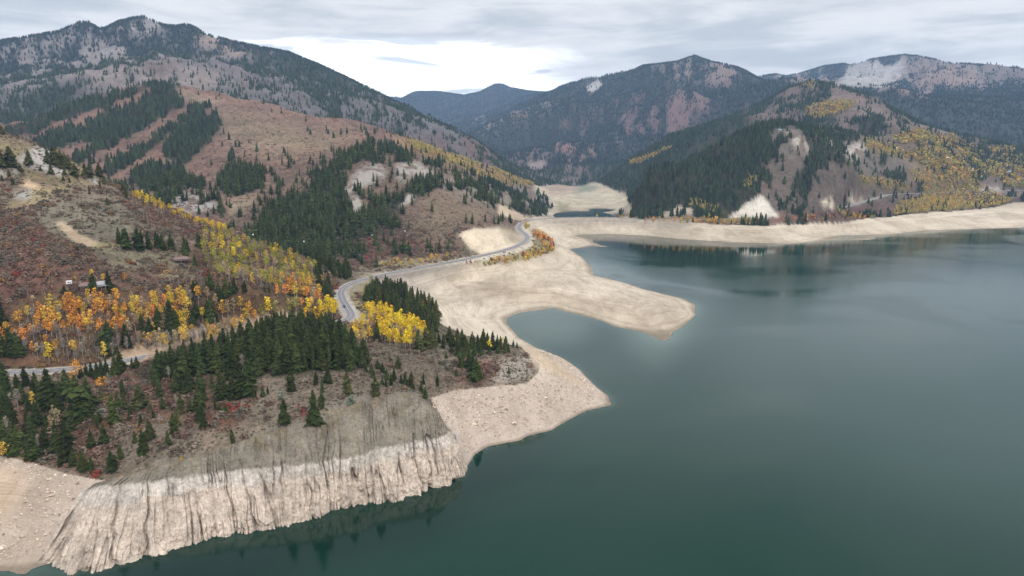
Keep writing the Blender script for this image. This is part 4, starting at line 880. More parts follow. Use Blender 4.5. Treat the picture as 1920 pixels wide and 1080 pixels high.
M_TINT = tintmat('foliage_tinted'); M_FIR = tintmat('fir_needles', base=(0.033, 0.044, 0.012), vary=.8); M_FIRD = tintmat('fir_needles_olive', base=(0.060, 0.064, 0.022), vary=.5)
M_BARK = plain('conifer_bark', (0.09, 0.065, 0.05)); M_ABARK = plain('aspen_bark', (0.46, 0.42, 0.37))
M_LEAF = {k: tintmat('leaves_'+k, base=c, vary=.4) for k, c in {'gold': (.60,.38,.07), 'orange': (.62,.28,.055), 'yellow': (.72,.50,.035), 'lime': (.27,.25,.075), 'tan': (.34,.25,.15), 'sage': (.16,.20,.14), 'red': (.30,.06,.045)}.items()}
M_TWIG = tintmat('bare_twigs', base=(.37,.32,.27), vary=.3)
PLANTS = []       # (kind, x, y, z, h, width factor, size in the photo, region key)
def inside(P, u, v):
    m = np.zeros(u.shape, bool)
    for i in range(len(P)):
        ax, ay = P[i-1]; bx_, by_ = P[i]
        if ay != by_: m ^= ((ay > v) != (by_ > v)) & (u < (bx_-ax)*(v-ay)/(by_-ay)+ax)
    return m
OCC = {}
def grove(kinds, P, spacing, hr_, key, keep=1.0, seed=0, rlim=(0, 1e9)):
    """plant a stand whose feet fall inside the surveyed outline P, no two closer than the spacing"""
    rg = np.random.default_rng(seed+len(PLANTS)); P_ = [(float(a), float(b)) for a, b in P]
    pts = [hit(u, v, rlim) for u, v in P_]; pts = np.array([p for p in pts if p is not None])
    th = np.arctan2(pts[:,0], pts[:,1]); r = np.hypot(pts[:,0], pts[:,1])
    t0, t1, r0, r1 = th.min()-.02, th.max()+.02, r.min()*.93, r.max()*1.07
    area = (t1-t0)*(r1*r1-r0*r0)/2; n = int(min(60000, area/spacing**2*7.0))
    t = rg.uniform(t0, t1, n); q_ = np.sqrt(rg.uniform(r0*r0, r1*r1, n)); x = q_*np.sin(t); y = q_*np.cos(t); z = ground(x, y); u, v = project(x, y, z)
    ok = inside(P_, u, v) & seen(x, y, z+8, 0.002) & (q_ > rlim[0]) & (q_ < rlim[1]); c = 0
    dr_, _ = road_dist(x, y)
    for i in np.nonzero(ok)[0]:
        if dr_[i] < 9 or rg.random() > keep: continue
        h = rg.uniform(*hr_)*(1 if rg.random() > .15 else .7); gx, gy = int(x[i]//6), int(y[i]//6); bad = False
        for a in (-1, 0, 1):
            for b in (-1, 0, 1):
                for (px, py) in OCC.get((gx+a, gy+b), ()):
                    if (px-x[i])**2+(py-y[i])**2 < spacing**2: bad = True; break
        if bad: continue
        OCC.setdefault((gx, gy), []).append((x[i], y[i]))
        kd = kinds[rg.choice(len(kinds), p=None)] if not callable(kinds) else kinds(u[i], v[i], rg)
        PLANTS.append([kd, x[i], y[i], z[i], h, rg.uniform(.85, 1.2), h/q_[i], key, None]); c += 1
    return c
def hit(u, v, rlim=(0, 1e9)):
    """where the line of sight through a photo point meets the terrain"""
    th, sl = ray(u, v); i = int(round(float(np.interp(th, TH, np.arange(len(TH))))))
    e = (H[:, i]-CAMZ)/RR[:, i]; ok = (e >= sl) & (RR[:, i] > max(rlim[0], 200)) & (RR[:, i] < rlim[1]); j = np.nonzero(ok)[0]
    if not len(j): return None
    j = j[0]; r = RR[j, i]
    if j > 0 and e[j] > e[j-1]: t = (sl-e[j-1])/(e[j]-e[j-1]); r = RR[j-1, i]+(RR[j, i]-RR[j-1, i])*min(max(t, 0), 1)
    x, y = r*math.sin(th), r*math.cos(th); return (x, y, float(ground(x, y)))
def single(kd, u, v, px, key, label=None, wf=1.0):
    p = hit(u, v)
    if p is None: return
    r = math.hypot(p[0], p[1]); h = px*r/FPX*.95
    OCC.setdefault((int(p[0]//6), int(p[1]//6)), []).append((p[0], p[1]))
    PLANTS.append([kd, p[0], p[1], p[2], h, wf, h/r+1, key, label])
# ---- single plants, surveyed one by one: (u, v of the foot, height in the photo)
def many(kd, key, L, wf=1.0):
    for t in L: single(kd, t[0], t[1], t[2], key, wf=(t[3] if len(t) > 3 else wf))
many('fir', 'leftwood', [(13,732,52),(49,722,34),(43,755,35),(66,757,44),(98,766,75),(83,753,40),(125,755,62),(154,787,84,1.15),(167,770,62,1.1),(25,853,50),(60,863,53),(40,850,55),(83,847,48),(5,850,60),(123,868,84,1.1),(137,873,33),(5,800,50),(30,800,44),(70,800,50),(110,800,44),(90,815,40),(55,820,50)])
many('fir', 'slopewood', [(215,795,60,1.15),(233,766,36),(221,766,34),(158,883,45),(173,885,32),(172,843,40),(195,830,36),(213,795,33),(186,800,30),(213,882,42),(227,860,30),(270,853,52),(253,830,25),(265,800,26),(315,835,32),(327,813,42),(307,766,24),(342,774,42),(356,772,32),(373,770,52),(375,789,40),(383,803,38),(273,846,40),(245,785,28),(290,790,22)])
many('fir_olive', 'slopewood', [(262,766,50,1.15),(282,775,30)])
many('fir', 'roadside', [(183,710,32),(192,712,38),(203,708,38),(227,697,42),(217,707,44),(256,689,22),(247,690,20),(152,708,26),(162,702,20),(172,706,30)])
many('fir', 'knollclump', [(420,747,62),(437,748,58),(452,746,62),(465,740,74),(477,749,32),(493,743,24),(503,739,18),(423,774,24),(404,768,18),(412,770,16)])
many('fir', 'bluff', [(547,733,46,1.15),(590,801,84,.9),(602,766,40,1.2),(592,722,34),(604,735,30),(615,718,42),(686,697,18),(437,830,33),(533,793,52),(752,719,22)])
many('fir_olive', 'bluff', [(654,737,48,1.3),(706,742,46,1.35)])
many('fir', 'brow', [(697,700,24),(709,691,22),(718,699,24),(732,684,20),(747,690,28),(685,697,17),(690,662,13),(700,708,24),(726,712,26),(739,714,30),(733,722,26),(760,719,28),(772,727,38),(790,734,26),(797,746,26),(794,719,24),(821,722,26),(717,722,20),(724,725,20)])
many('fir', 'pointwood', [(893,713,50,1.2),(880,691,44),(888,700,40),(865,689,44),(856,704,16),(837,672,16),(842,643,38),(868,652,42),(884,655,34),(896,657,36),(905,655,40),(914,655,38),(924,656,42),(932,655,34),(938,660,36),(947,662,28),(954,661,22),(962,650,16),(970,653,14),(860,655,28),(876,660,30),(890,668,36),(902,668,32),(872,672,32),(851,648,24),(918,664,24),(823,643,22),(832,646,26),(954,700,17)])
many('fir_olive', 'pointwood', [(786,658,50,1.45),(805,654,42,1.2),(796,650,44,1.2),(816,650,34)])
many('fir', 'aspenfirs', [(707,642,46,1.2),(694,634,24),(687,634,26),(731,636,30),(722,640,24),(737,632,26),(751,640,24),(646,637,36),(640,630,30),(762,640,26)])
many('fir', 'hillsidefirs', [(223,457,30),(231,462,32),(237,466,38,1.1),(260,467,40,1.15),(266,465,34),(280,467,36,1.1),(295,467,34),(305,469,32),(299,466,28),(323,470,33),(319,462,22),(347,478,34,1.2),(352,470,20),(373,463,30,1.2),(366,499,24),(145,473,14,1.4),(173,547,34,1.2),(207,547,38,.9),(120,551,17)])
many('fir', 'aspenedge', [(27,667,50,1.2),(38,667,44,1.1),(2,615,62,1.1),(4,668,40),(207,660,62,1.0),(200,655,40),(238,650,45,1.3),(267,627,42),(280,643,50,1.1),(298,617,42,1.2),(322,633,74,.95),(330,625,50),(318,640,40),(363,607,34),(368,600,40),(397,603,50),(390,598,40),(408,610,24),(363,557,34),(371,553,28),(397,541,32),(388,545,24),(423,557,38),(410,556,30),(415,566,28),(440,549,30),(432,552,26),(458,547,24),(497,548,18),(505,550,15),(567,557,30,1.0),(613,553,33),(575,560,22)])
many('fir_olive', 'aspenedge', [(545,553,19,1.6),(191,655,34,1.3)])
many('fir_olive', 'ledge', [(17,306,28,1.5),(22,313,30,1.3),(2,313,32,1.3),(55,309,26,1.2),(90,305,24,1.2),(98,308,28),(96,326,22),(107,310,34,1.3),(117,312,30),(124,316,28),(130,318,26),(121,328,16),(119,339,12),(112,316,15),(131,342,10),(140,330,22,1.4),(160,331,24,1.3),(168,333,24,1.3),(188,332,26,1.2),(184,330,20),(196,345,14),(188,352,14),(168,364,16,.9),(236,370,22,1.1),(230,358,14,1.3),(202,384,14,1.2),(18,330,12,1.5),(4,338,10,1.5),(24,346,12,1.5),(40,322,14,1.4),(76,320,10,1.3),(2,250,14),(5,252,14),(24,254,10,1.2),(33,258,12,1.3),(68,270,12),(75,274,14),(85,280,10)])
many('bare', 'leftwood', [(35,770,40),(112,760,38),(75,850,36),(15,815,34)])
many('bare', 'slopewood', [(240,835,22),(300,800,26),(330,760,24)])
many('gold', 'leftwood', [(62,765,30),(84,755,20),(90,808,24),(30,792,14),(7,862,30,1.5)])
many('tan', 'leftwood', [(108,812,44),(98,815,34),(102,790,30)])
many('orange', 'roadside', [(145,715,38,1.3),(188,735,26,1.3),(199,730,24),(134,717,18)])
many('bare', 'roadside', [(205,733,34),(355,717,20),(456,700,40),(250,815,14),(318,715,30)])
many('yellow', 'pointwood', [(918,660,24,1.2),(852,645,14,1.4),(942,645,14,1.4)])
many('orange', 'pointwood', [(799,588,30,1.1),(780,590,14,1.3)])
many('yellow', 'lowaspen', [(93,679,36,1.1)])
many('sage', 'bluff', [(527,750,22,1.5),(188,783,16,1.7),(656,766,24,1.2),(660,757,20,1.2),(218,545,8,1.4)])
many('w_gold', 'cliffshrubs', [(230,902,11),(452,775,0.01)][:1]+[(340,864,8),(275,890,6),(594,830,8),(655,832,6),(618,775,6),(364,873,7)])
# ---- stands
grove(['fir'], [(290,712),(322,688),(352,680),(415,662),(490,640),(560,622),(610,628),(640,645),(668,668),(690,690),(655,696),(620,692),(560,700),(520,702),(470,700),(430,712),(400,700),(345,715)], 3.9, (13, 17.5), 'grove', seed=1)
grove(['fir'], [(290,720),(400,712),(400,735),(340,745),(290,745)], 6, (10, 14), 'grove', keep=.6, seed=2)
grove(['fir','fir','fir','fir_olive'], [(686,566),(700,548),(725,545),(770,560),(812,582),(820,605),(812,640),(795,635),(790,618),(760,600),(720,582)], 5.6, (13, 18), 'roadwood', seed=3)
grove(['lime','fir'], [(682,560),(690,540),(705,538),(715,552),(695,566)], 6, (10, 13), 'roadwood', seed=31)
grove(['fir'], [(575,482),(600,485),(655,508),(664,522),(640,524),(612,512),(590,505)], 6.5, (14, 19), 'bendwood', seed=4)
grove(['fir'], [(600,520),(632,545),(636,568),(622,575),(604,550),(590,530)], 6.5, (13, 17), 'bendwood', seed=5)
grove(['fir'], [(0,745),(60,735),(130,735),(140,780),(130,850),(0,850)], 6.0, (9, 15), 'leftwood', seed=6, keep=1)
grove(['fir','fir_olive'], [(190,745),(300,720),(390,720),(400,800),(330,850),(230,870),(180,860)], 10, (5, 11), 'slopewood', seed=7, keep=.7)
grove(['fir'], [(820,650),(850,640),(950,655),(940,668),(860,668)], 5.5, (9, 13), 'pointwood', seed=8, keep=.7)
def pk(*w):
    ks = [a for a, b in w]; p = np.array([b for a, b in w], float); p /= p.sum()
    return lambda u, v, rg: ks[rg.choice(len(ks), p=p)]
def leftasp(u, v, rg):
    if v > 655 and u > 90: return 'bare' if rg.random() < .93 else 'gold'
    if v > 636 and u > 70: return 'bare' if rg.random() < .55 else ('tan' if rg.random() < .5 else 'orange')
    return rg.choice(['orange','gold','orange','gold','tan','bare'], p=[.36,.20,.2,.06,.12,.06])
def goldasp(u, v, rg):
    if v > 638: return rg.choice(['bare','tan','gold'], p=[.6,.25,.15])
    return rg.choice(['gold','tan','bare','yellow','orange'], p=[.42,.28,.10,.08,.12])
grove(leftasp, [(-10,660),(30,622),(70,592),(130,575),(190,572),(235,575),(240,660),(200,680),(130,682),(40,675)], 2.9, (8.5, 12), 'orangestand', seed=10, keep=1)
grove(goldasp, [(240,575),(330,560),(400,570),(470,582),(480,608),(430,640),(330,655),(240,668)], 3.1, (9, 12.5), 'goldstand', seed=11, keep=1)
grove(pk(('lime',.8),('yellow',.2)), [(415,612),(418,592),(455,578),(520,578),(560,590),(520,604),(465,615)], 4.4, (11, 14), 'oliveaspen', seed=12)
grove(pk(('lime',.44),('yellow',.08),('tan',.16),('gold',.08),('bare',.24)), [(385,438),(430,446),(500,470),(560,492),(605,512),(620,535),(570,542),(500,548),(430,535),(385,500),(372,462)], 5.2, (8, 11.5), 'upperaspen', seed=13, keep=.8)
grove(pk(('gold',.5),('orange',.4),('tan',.1)), [(505,545),(540,532),(565,535),(600,560),(600,585),(560,588),(520,575)], 4.8, (10, 13), 'amberstand', seed=14, keep=1)
grove(pk(('yellow',1),), [(570,590),(590,578),(620,585),(636,600),(634,610),(600,614),(568,605)], 3.7, (11, 13.5), 'brightstand', seed=15)
grove(pk(('orange',.7),('gold',.3)), [(535,592),(570,588),(575,602),(545,600)], 5, (9, 11), 'amberstand', seed=16)
grove(pk(('yellow',1),), [(690,590),(730,598),(775,618),(800,638),(792,645),(755,628),(705,606),(690,600)], 4.0, (10, 13), 'roadyellow', seed=17)
grove(pk(('yellow',.9),('tan',.1)), [(700,618),(740,625),(790,645),(800,655),(768,660),(735,652),(705,635)], 4.3, (10, 13), 'roadyellow', seed=18)
grove(pk(('yellow',.35),('tan',.4),('gold',.25)), [(645,640),(660,615),(700,612),(700,640),(672,648)], 5.2, (8, 11), 'roadyellow', seed=19)
grove(pk(('gold',.6),('yellow',.4)), [(238,366),(262,372),(330,402),(425,436),(418,442),(330,411),(262,382)], 5.2, (6, 9.5), 'creststand', seed=20, keep=.5)
grove(pk(('orange',.7),('gold',.3)), [(140,530),(175,520),(245,528),(240,540),(215,538),(150,545)], 6, (6, 9), 'cabinaspen', seed=21, keep=.6)
grove(pk(('bare',.7),('tan',.3)), [(60,520),(130,540),(120,570),(60,590),(20,600)], 6, (6, 8), 'cabinaspen', seed=22, keep=.4)
grove(pk(('bare',.7),('tan',.3)), [(320,520),(420,530),(400,560),(320,560)], 6, (6, 8), 'upperaspen', seed=23, keep=.45)
grove(pk(('w_gold',.5),('w_red',.1),('w_lime',.25),('w_orange',.25)), [(895,499),(925,490),(970,482),(1008,472),(1034,462),(1038,470),(1010,484),(940,496)], 5.0, (4, 7.5), 'benchwillows', seed=24)
grove(pk(('w_gold',.3),('w_red',.4),('w_orange',.3)), [(1000,440),(1015,436),(1036,452),(1040,466),(1025,466),(1012,450)], 5.5, (4, 6.5), 'benchwillows', seed=25)
grove(pk(('w_lime',.4),('w_gold',.3),('w_red',.3)), [(895,499),(870,497),(880,488),(905,490)], 5.0, (2.5, 4.5), 'benchwillows', seed=26)
grove(pk(('w_gold',.7),('w_tan',.3)), [(718,497),(750,492),(800,486),(862,478),(850,484),(780,494),(720,502)], 7, (4, 7), 'damwillows', seed=27, keep=.8)
grove(pk(('w_gold',.6),('w_lime',.4)), [(965,425),(985,418),(995,426),(975,434)], 6, (5, 7), 'damwillows', seed=28)
grove(pk(('w_gold',.7),('w_tan',.3)), [(1085,406),(1255,411),(1255,409),(1085,404)], 14, (4, 6), 'damwillows', seed=29, keep=.5)
grove(pk(('w_gold',.6),('w_orange',.25),('w_lime',.15)), [(1205,412),(1300,414),(1420,414),(1420,418),(1300,420),(1215,415)], 8, (6, 10), 'shorewillows', seed=32, keep=.8)
grove(pk(('w_gold',.4),('w_orange',.2),('w_lime',.2),('w_red',.2)), [(1460,412),(1560,404),(1640,404),(1640,410),(1560,413),(1470,417)], 9, (5, 8), 'shorewillows', seed=33, keep=.55)
grove(['w_red','w_red','w_tan'], [(560,765),(575,765),(580,800),(575,850),(568,810)], 2.2, (1.2, 2), 'cliffshrubs', seed=34)
print('plants', len(PLANTS), time.time()-T0)

# ---- forests and scrub over the hills: too many to count
U0, V0 = project(X, Y, H)
cell = np.zeros_like(X); dth = np.gradient(TH)[None, :]; drr = np.gradient(RR[:, 0])[:, None]; cell = dth*RR*drr
TN = np.interp(U0, [0, 120, 300, 420, 560, 655, 662], [920, 880, 840, 800, 740, 720, 700])
VIS = (EA >= HZ-(14/RR))&(np.abs(TT) < R(41))
def scatter(Dens, lo, hi):
    lam = np.where(VIS & (RR > lo) & (RR < hi), Dens*cell, 0); n = RNG.poisson(np.clip(lam, 0, 20)); j, i = np.nonzero(n)
    rep = n[j, i]; j = np.repeat(j, rep); i = np.repeat(i, rep); t = TT[j, i]+RNG.uniform(-.5, .5, len(j))*dth[0, i]; r = RR[j, i]+RNG.uniform(-.5, .5, len(j))*drr[j, 0]
    x, y = r*np.sin(t), r*np.cos(t); z = ground(x, y); ok = z > 1.5
    return np.stack([x, y, z], -1)[ok], j[ok], i[ok]
dn = np.interp(RR, [700, 1500, 3400, 9000], [1/28, 1/50, 1/120, 1/330])
PF = np.clip(FF*(.72+.5*np.clip(FN*2+.3, -.5, 1))+0.16*np.clip(Fm, 0, .6)*(Fm > .04), 0, 1)*(1-ss(Am, .55, .95)*.35)*(RDD > 9)
NEARMASK = RR > TN
def tint(n, base, var=.3, hue=.12):
    b = np.array(base)[None]*(1+RNG.uniform(-var, var, (n, 1))); return np.clip(b*(1+RNG.uniform(-hue, hue, (n, 3))), .002, 1)
tot = 0
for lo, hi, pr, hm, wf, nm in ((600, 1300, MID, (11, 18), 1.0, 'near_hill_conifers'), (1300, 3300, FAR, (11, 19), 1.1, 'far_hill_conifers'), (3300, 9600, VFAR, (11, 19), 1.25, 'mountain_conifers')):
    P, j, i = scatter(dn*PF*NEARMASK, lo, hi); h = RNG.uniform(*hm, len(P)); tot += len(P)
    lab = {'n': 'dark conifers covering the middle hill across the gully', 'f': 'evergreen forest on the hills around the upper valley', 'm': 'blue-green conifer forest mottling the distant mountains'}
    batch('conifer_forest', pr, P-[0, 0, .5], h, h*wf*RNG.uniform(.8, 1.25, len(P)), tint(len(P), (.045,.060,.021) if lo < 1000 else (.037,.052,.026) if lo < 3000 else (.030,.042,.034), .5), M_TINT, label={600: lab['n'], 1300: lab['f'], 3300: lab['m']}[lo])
    print(nm, len(P))
AN = fbm(X/40, Y/40, 81, 4)
PA = ss(Am+AN*1.1*np.minimum(1, 4*Am*(1.1-Am)), .30, .5)*(Am > .08)*(RDD > 9)
def aspcol(n, j, i):
    c = np.tile(np.array([.54,.38,.11]), (n, 1)); r = RNG.random(n); k = AN[j, i]+RNG.normal(0, .25, n)
    c[k > .15] = (.37, .34, .09); c[(k < -.25)] = (.60, .33, .07); c[r < .22] = (.28, .23, .17); return np.clip(c*(1+RNG.uniform(-.3, .3, (n, 1))), 0, 1)
for lo, hi, pr in ((600, 2100, ASPL), (2100, 4500, ASPF)):
    P, j, i = scatter(PA*np.interp(RR, [700, 1500, 3400], [1/14, 1/17, 1/45])*NEARMASK, lo, hi); h = RNG.uniform(6, 11, len(P)); print('aspen', len(P))
    batch('aspen_woodland', pr, P, h, h*RNG.uniform(1.1, 1.7, len(P)), aspcol(len(P), j, i), M_TINT, label='gold and orange aspen woods on the '+('hillside above the far beach' if lo < 1000 else 'upper slopes and spur crests'))
# scrub
BN = fbm(X/22, Y/22, 83, 3)
PB = np.clip(Bm*1.1+BN*.8*(Bm > .05), 0, 1)*(1-ss(Sm, .2, .6))*(RDD > 6)
OFFC = layer_sample('c', U0, V0)[..., 3] < .3
for lo, hi, pr, dnn, hh in ((230, 900, SHR, 1/9, (1.6, 4.2)), (900, 1300, SHRF, 1/26, (1.2, 2.8)), (1300, 2300, SHRF, 1/95, (1.5, 3.4))):
    P, j, i = scatter(PB*dnn*OFFC*(1-.75*FF*(RR > 700)), lo, hi); n = len(P); h = RNG.uniform(*hh, n); print('scrub', n)
    c = np.tile(np.array([.165,.108,.08]) if lo < 900 else np.array([.185,.125,.095]), (n, 1)); r = RNG.random(n); k = BN[j, i]+RNG.normal(0, .15, n)
    c[k > .12] = (.175,.135,.10); c[k > .3] = (.12,.10,.075); c[k < -.2] = (.165,.095,.07); c[r < .05] = (.22,.13,.05); c[r < .012] = (.22, .05, .035); c = c if lo < 900 else c*.8+np.array([.21,.165,.145])*.25
    batch('autumn_scrub', pr, P, h, h*RNG.uniform(1.1, 1.7, n), np.clip(c*(1+RNG.uniform(-.3, .3, (n, 1))), 0, 1), M_TINT, label={230: 'red-brown and mauve leafless scrub on the near slopes', 900: 'low russet scrub dotting the middle hill', 1300: 'pinkish scrub on the upper hill slopes'}[lo])
for lo, hi, dnn, hh in ((230, 520, 1/3.2, (.4, 1.0)), (520, 950, 1/14, (.7, 1.5))):
    P, j, i = scatter(dnn*(1-ss(Sm, .1, .4))*(1-.8*PB)*OFFC*(RDD > 7)*(.4+.6*(BN > -.1))*(NEARMASK | (RR < 900)), lo, hi); n = len(P); h = RNG.uniform(*hh, n); print('sage', n)
    c = np.tile(np.array([.125,.115,.08]), (n, 1)); r = RNG.random(n); c[r < .35] = (.085,.078,.05); c[r > .8] = (.20,.165,.12)
    batch('sagebrush', SHRF, P, h, h*RNG.uniform(1.2, 1.9, n), np.clip(c*(1+RNG.uniform(-.3, .3, (n, 1))), 0, 1), M_TINT, label='grey-green sagebrush tufts over the dry '+('foreground knoll' if lo < 500 else 'upper grass slopes'))
# broken stones on the drawn-down shore
def rockm(seed):
    rg = np.random.default_rng(seed); V = np.array([(1,0,0),(-1,0,0),(0,1,0),(0,-1,0),(0,0,.8),(0,0,-.6)])*rg.uniform(.6, 1.2, (6, 3))
    F_ = np.array([(0,2,4),(2,1,4),(1,3,4),(3,0,4),(2,0,5),(1,2,5),(3,1,5),(0,3,5)]); return V, F_
P, j, i = scatter(.6*ss(Sm, .5, .9)*ss(Km, .12, .5)*(H > .1), 230, 620); n = len(P); h = RNG.gamma(2, .13, n)+.08; print('stones', n)
batch('shore_rubble', [rockm(s) for s in (1,2,3,4)], P, h, h*1.4, tint(n, al(196,180,164), .3, .05), M_TINT, label='pale broken stones strewn over the drained shore')

# ---- the plants that stand as things of their own
def proto_mesh(name, vf, mats, smooth=False):
    o = mesh_from(name, vf[0], vf[1], mats, smooth=smooth); me = o.data; bpy.data.objects.remove(o); return me
TINTS = {'gold': (.58,.37,.055), 'orange': (.62,.27,.05), 'yellow': (.68,.50,.04), 'lime': (.30,.28,.05), 'tan': (.36,.26,.15), 'bare': (.30,.25,.21), 'fir': (.036,.047,.015), 'fir_olive': (.060,.064,.022), 'sage': (.16,.20,.14), 'red': (.24,.075,.05)}
ME = {}
for k, vf in enumerate(HI): ME['fir', k] = proto_mesh('crown', vf, M_FIR); ME['fir_olive', k] = proto_mesh('crown', vf, M_FIRD)
for kk in ('gold','orange','yellow','lime','tan'):
    for k, vf in enumerate(ASP): ME[kk, k] = proto_mesh('crown', vf, M_LEAF[kk])
for k, vf in enumerate(TWG): ME['bare', k] = proto_mesh('crown', vf, M_TWIG)
for kk in ('gold','orange','lime','tan','red'):
    for k in range(3): ME['w_'+kk, k] = proto_mesh('foliage', leaf_crown(300+k, 150, .085, .02, 1.0, .45, 9), M_LEAF[kk])
for k in range(2): ME['sage', k] = proto_mesh('crown', leaf_crown(330+k, 150, .055, .1, 1.0, .30, 8), M_LEAF['sage'])
TC = proto_mesh('trunk', TRK_C, M_BARK, True); TA = [proto_mesh('trunk', t, M_ABARK, True) for t in TRK_A]; STEMS = proto_mesh('stems', merge([tube([(0,0,-.05),(math.cos(a)*.12, math.sin(a)*.12, .5)], (.02,.008), 4) for a in (0, 2.1, 4.2)]), M_BARK)
ORD = 'first second third fourth fifth sixth seventh eighth ninth tenth eleventh twelfth thirteenth fourteenth fifteenth sixteenth seventeenth eighteenth nineteenth twentieth'.split()
tens = {20: 'twenty', 30: 'thirty', 40: 'forty', 50: 'fifty', 60: 'sixty', 70: 'seventy', 80: 'eighty', 90: 'ninety'}
def ordw(n):
    if n <= 20: return ORD[n-1]
    t = n//10*10
    return (tens[t][:-1]+'ieth') if n == t else tens[t]+'-'+ORD[n-t-1]
PLACE = {'leftwood': 'in the far left wood', 'slopewood': 'on the russet slope', 'roadside': 'below the highway', 'knollclump': 'in the knoll clump',
 'bluff': 'above the rock face', 'brow': 'along the brow', 'pointwood': 'on the rocky point', 'aspenfirs': 'among yellow aspens',
 'hillsidefirs': 'below the dirt track', 'aspenedge': 'above the tan cutting', 'ledge': 'on the upper rocky ledge', 'grove': 'in the dense grove',
 'roadwood': 'in the wood by the beach', 'bendwood': 'in the dark bend wood', 'lowaspen': 'by the highway', 'orangestand': 'in the orange stand',
 'goldstand': 'in the gold stand', 'oliveaspen': 'in the olive-green stand', 'upperaspen': 'in the loose wood on the spur', 'amberstand': 'in the amber stand', 'brightstand': 'left of the road bend',
 'roadyellow': 'right of the road bend', 'creststand': 'along the hill crest', 'cabinaspen': 'around the pale-roofed house', 'cliffshrubs': 'on the rock face', 'benchwillows': 'on the roadside bench', 'damwillows': 'beside the causeway', 'shorewillows': 'above the far beach'}
HUE = {'gold': 'golden aspen', 'orange': 'orange aspen', 'yellow': 'bright yellow aspen', 'lime': 'yellow-green aspen', 'tan': 'faded tan aspen', 'bare': 'bare grey aspen', 'fir': 'dark green fir', 'fir_olive': 'olive-green fir', 'sage': 'grey-green juniper',
 'w_gold': 'golden willow bush', 'w_orange': 'orange willow bush', 'w_lime': 'green willow bush', 'w_tan': 'faded tan bush', 'w_red': 'dark red bush'}
def fam(k): return 'fir' if k.startswith('fir') else ('shrub' if k.startswith('w_') else ('juniper' if k == 'sage' else 'aspen'))
order = sorted(range(len(PLANTS)), key=lambda q_: -PLANTS[q_][6]); quota = {'fir': 290, 'aspen': 290, 'shrub': 120, 'juniper': 50}; use = {}
chosen = []; rest = []
for q_ in order:
    f = fam(PLANTS[q_][0]); use[f] = use.get(f, 0)+1
    (chosen if use[f] <= quota[f] else rest).append(q_)
cnt = {}; uu = {q_: float(project(*[np.array(c) for c in PLANTS[q_][1:4]])[0]) for q_ in chosen}; tally = {}
rows_ = {}
for q_ in chosen: p = PLANTS[q_]; rows_.setdefault((p[0], p[7], p[6] > 1), []).append(q_)
for K_, L in rows_.items():
    if len(L) > 14: 
        L.sort(key=lambda a: -math.hypot(PLANTS[a][1], PLANTS[a][2])); n3 = (len(L)+2)//3
        for k in range(3): tally[K_+(('back', 'middle', 'front')[k],)] = L[k*n3:(k+1)*n3]
    else: tally[K_+('',)] = L
LAB = {}
for (kd, key, big, row), L in tally.items():
    L.sort(key=lambda a: uu[a]); rw_ = f', {row} rows,' if row else ''
    for n_, a in enumerate(L):
        if len(L) == 1: LAB[a] = (f'the only {HUE[kd]}{rw_} {PLACE[key]}', False)
        elif n_ == len(L)-1: LAB[a] = (f'{HUE[kd]}, rightmost{rw_} {PLACE[key]}', False)
        elif n_ == 0: LAB[a] = (f'{HUE[kd]}, leftmost{rw_} {PLACE[key]}', False)
        else: LAB[a] = (f'{HUE[kd]}, {ordw(n_+1)} from left{rw_} {PLACE[key]}', False)
NAME = {'fir': 'fir_tree', 'aspen': 'aspen_tree', 'shrub': 'willow_shrub', 'juniper': 'juniper_tree'}; GRP = {'fir': 'firs ', 'aspen': 'aspens ', 'shrub': 'bushes ', 'juniper': 'junipers '}
for n_, q_ in enumerate(chosen):
    kd, x, y, z, h, wf, sc_, key, _ = PLANTS[q_]; f = fam(kd)
    e = bpy.data.objects.new('bare_aspen_tree' if kd == 'bare' else NAME[f], None); COL.objects.link(e); e.empty_display_size = .5
    z = float(ground(x, y)); e.location = (x, y, z-.1); e.rotation_euler = (0, 0, RNG.uniform(0, 6.28)); wf = wf*RNG.uniform(.92, 1.1)*(.88 if f == 'aspen' else 1); e.scale = (h*wf, h*wf, h)
    lb, shared = LAB[q_]; tag(e, lb, {'fir': 'conifer', 'aspen': 'tree', 'shrub': 'shrub', 'juniper': 'small tree'}[f], (GRP[f] if not shared else HUE[kd]+'s ')+PLACE[key])
    ks = [k for k in ME if k[0] == kd]; me = ME[ks[RNG.integers(len(ks))]]
    c = bpy.data.objects.new('foliage' if f == 'shrub' else 'crown', me); COL.objects.link(c); c.parent = e
    t = bpy.data.objects.new('stems' if f == 'shrub' else 'trunk', STEMS if f == 'shrub' else (TC if f in ('fir', 'juniper') else TA[RNG.integers(3)])); COL.objects.link(t); t.parent = e
print('chosen', len(chosen), 'rest', len(rest), time.time()-T0)
